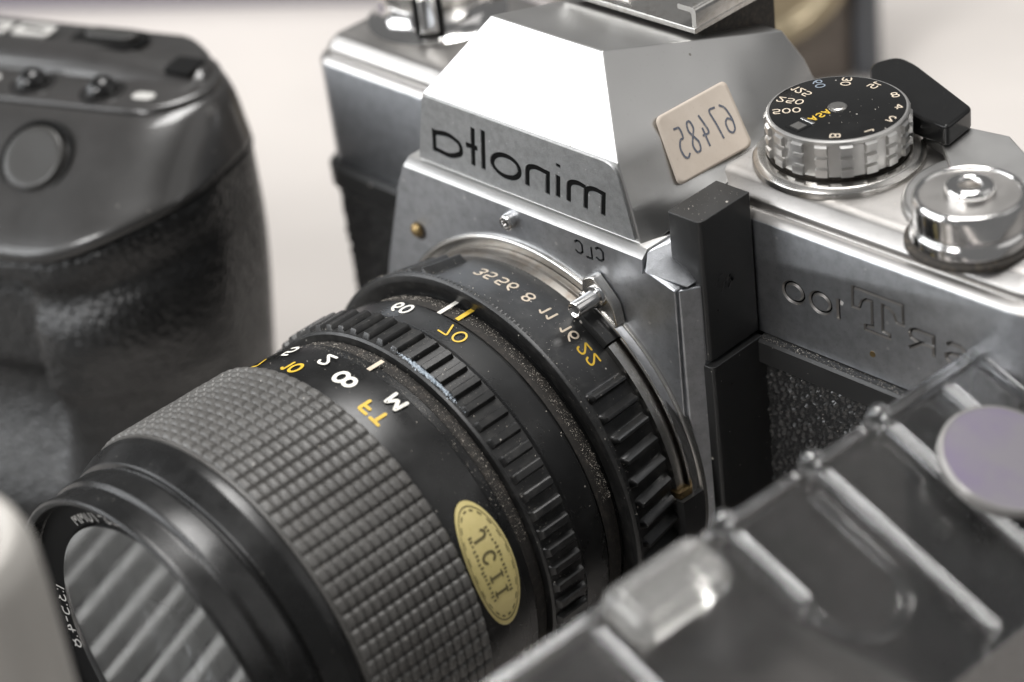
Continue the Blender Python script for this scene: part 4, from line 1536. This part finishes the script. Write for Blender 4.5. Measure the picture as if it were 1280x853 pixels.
# walls down to the table
for nm, (a0, a1, b0, b1) in (('side_wall', (0, LA, 0.2, 1.5)), ('side_wall', (0, LA, LB - 1.5, LB - 0.2)), ('end_wall', (0.1, 1.4, 1.6, LB - 1.6)), ('end_wall', (LA - 1.5, LA - 0.2, 1.6, LB - 1.6))):
    Vt = [pp(a, b, -2.25) for b in (b0, b1) for a in (a0, a1)]
    V = Vt + [(v[0], v[1], -H + 0.02) for v in Vt]
    F = [(0, 1, 3, 2), (4, 6, 7, 5), (0, 4, 5, 1), (2, 3, 7, 6), (0, 2, 6, 4), (1, 5, 7, 3)]
    build(nm, V, F, CLEAR, PC)

# coated round glass lying on the lid
GD = thing('round_glass', 'round purple coated glass disc lying on the clear plastic lid', 'glass disc', (92, -22, 40))
ga, gb, gR = 14.6, 15.4, 8.3
Vv, Ff = [], []
prof_ = fillet([(gR * 0.95, 0.0), (gR, 0.3), (gR, 1.5), (gR * 0.96, 1.9), (gR * 0.93, 1.8)], 0.2, 3)
nn = 72
for i in range(nn):
    t = 2 * math.pi * i / nn
    for R, h in prof_:
        Vv.append(pp(ga + R * math.cos(t), gb + R * math.sin(t), h + 2.1))
k = len(prof_)
for i in range(nn):
    j = (i + 1) % nn
    for q in range(k - 1):
        Ff.append((i * k + q, j * k + q, j * k + q + 1, i * k + q + 1))
Ff.append(tuple(i * k for i in range(nn)))
build('glass_rim', Vv, Ff, RIMGREY, GD)
Vv = [pp(ga + gR * 0.935 * math.cos(2 * math.pi * i / nn), gb + gR * 0.935 * math.sin(2 * math.pi * i / nn), 3.85) for i in range(nn)] + [pp(ga, gb, 4.3)]
build('coated_face', Vv, [(i, (i + 1) % nn, nn) for i in range(nn)], PURPLE, GD, ang=80)

# ================================================================== pale grey cap at the lower left
GXc, GYc = 25.4, -126.6
GC = thing('plastic_tube', 'blurred pale grey plastic tube with a hollow top, close in front of the lens', 'plastic tube', (GXc, GYc, 0))
V, F = lathe_z(fillet([(11.4, -H), (12.0, -H + 1), (12.0, 52), (11.8, 58), (10.6, 61.0), (9.2, 61.2), (8.2, 59.5), (7.6, 50), (0, 48)], 1.4, 5), GXc, GYc, 96)
build('tube_body', V, F, GREYPL, GC)

# ================================================================== things far behind, out of focus
BO, BW, BF = np.array((-77.0, 164.0)), np.array((0.656, 0.755)), np.array((-0.755, 0.656))


def bw(u, v, z):
    p = BO + BW * u + BF * v
    return (p[0], p[1], z)


BG = thing('leather_case', 'blurred brown leather case with a dark metal edge behind the speed dial', 'camera case', (*bw(-30, 18, 0)[:2], 0))
V, F = slab(-70, -6.2, 0.6, 36, 3, [(1, -H), (0, -H + 1), (0, 48), (2, 50)])
build('case_body', [bw(*p) for p in V], F, TAN, BG)
V, F = slab(-6, 0, 0, 37, 2, [(1, -H), (0, -H + 1), (0, 50), (2, 52)])
build('case_edge', [bw(*p) for p in V], F, DGREY, BG)
nn = 64
prof_ = fillet([(22, 0), (22, 4), (20.5, 5), (18, 4.4), (17, 2.5), (0.1, 1.5)], 0.8, 3)
Vv, Ff = [], []
for q in range(nn):
    t = 2 * math.pi * q / nn
    for R, h in prof_:
        Vv.append(bw(-27 + R * math.cos(t), 0.55 - h, -4 + R * math.sin(t)))
k = len(prof_)
for q in range(nn):
    j = (q + 1) % nn
    for m in range(k - 1):
        Ff.append((q * k + m, j * k + m, j * k + m + 1, q * k + m + 1))
build('case_lens_ring', Vv, Ff, AMBER, BG)
MO, MW, MF = np.array((-255.0, 100.0)), np.array((0.829, 0.559)), np.array((-0.559, 0.829))
MB = thing('mauve_box', 'blurred dark mauve card box at the far end of the table', 'box', (*(MO + MF * 40), 0))
V, F = slab(-150, 110, 0, 80, 3, [(0, -H), (0, -H + 26), (1, -H + 27)])
build('box_body', [(*(MO + MW * p[0] + MF * p[1]), p[2]) for p in V], F, MAUVE, MB)

# ================================================================== finned rack added out of view, for the stripes mirrored in the filter
KO, KW, KF = np.array((-52.0, -128.0)), np.array((0.37, 0.929)), np.array((0.929, -0.37))
KR = thing('added_stripe_rack', 'finned plastic rack added out of view for the stripes mirrored in the lens front', 'rack', (*KO, 0))


def kw(u, v, z):
    p = KO + KW * u + KF * v
    return (p[0], p[1], z)


V, F = slab(-90, 38, -78, 40, 4, [(0, -H), (0, -H + 3), (0.5, -H + 3.5)])
build('rack_base', [kw(*p) for p in V], F, MIDGREY, KR)
for q in range(18):
    v = -74 + q * 6.4 + random.uniform(-0.7, 0.7)
    V, F = extrude(rrect(-88, 36, v, v + random.uniform(1.2, 2.6), 0.55, 4), -H + 3.52, -H + 9)
    build('fin', [kw(*p) for p in V], F, FINM, KR, bevel=0.5)
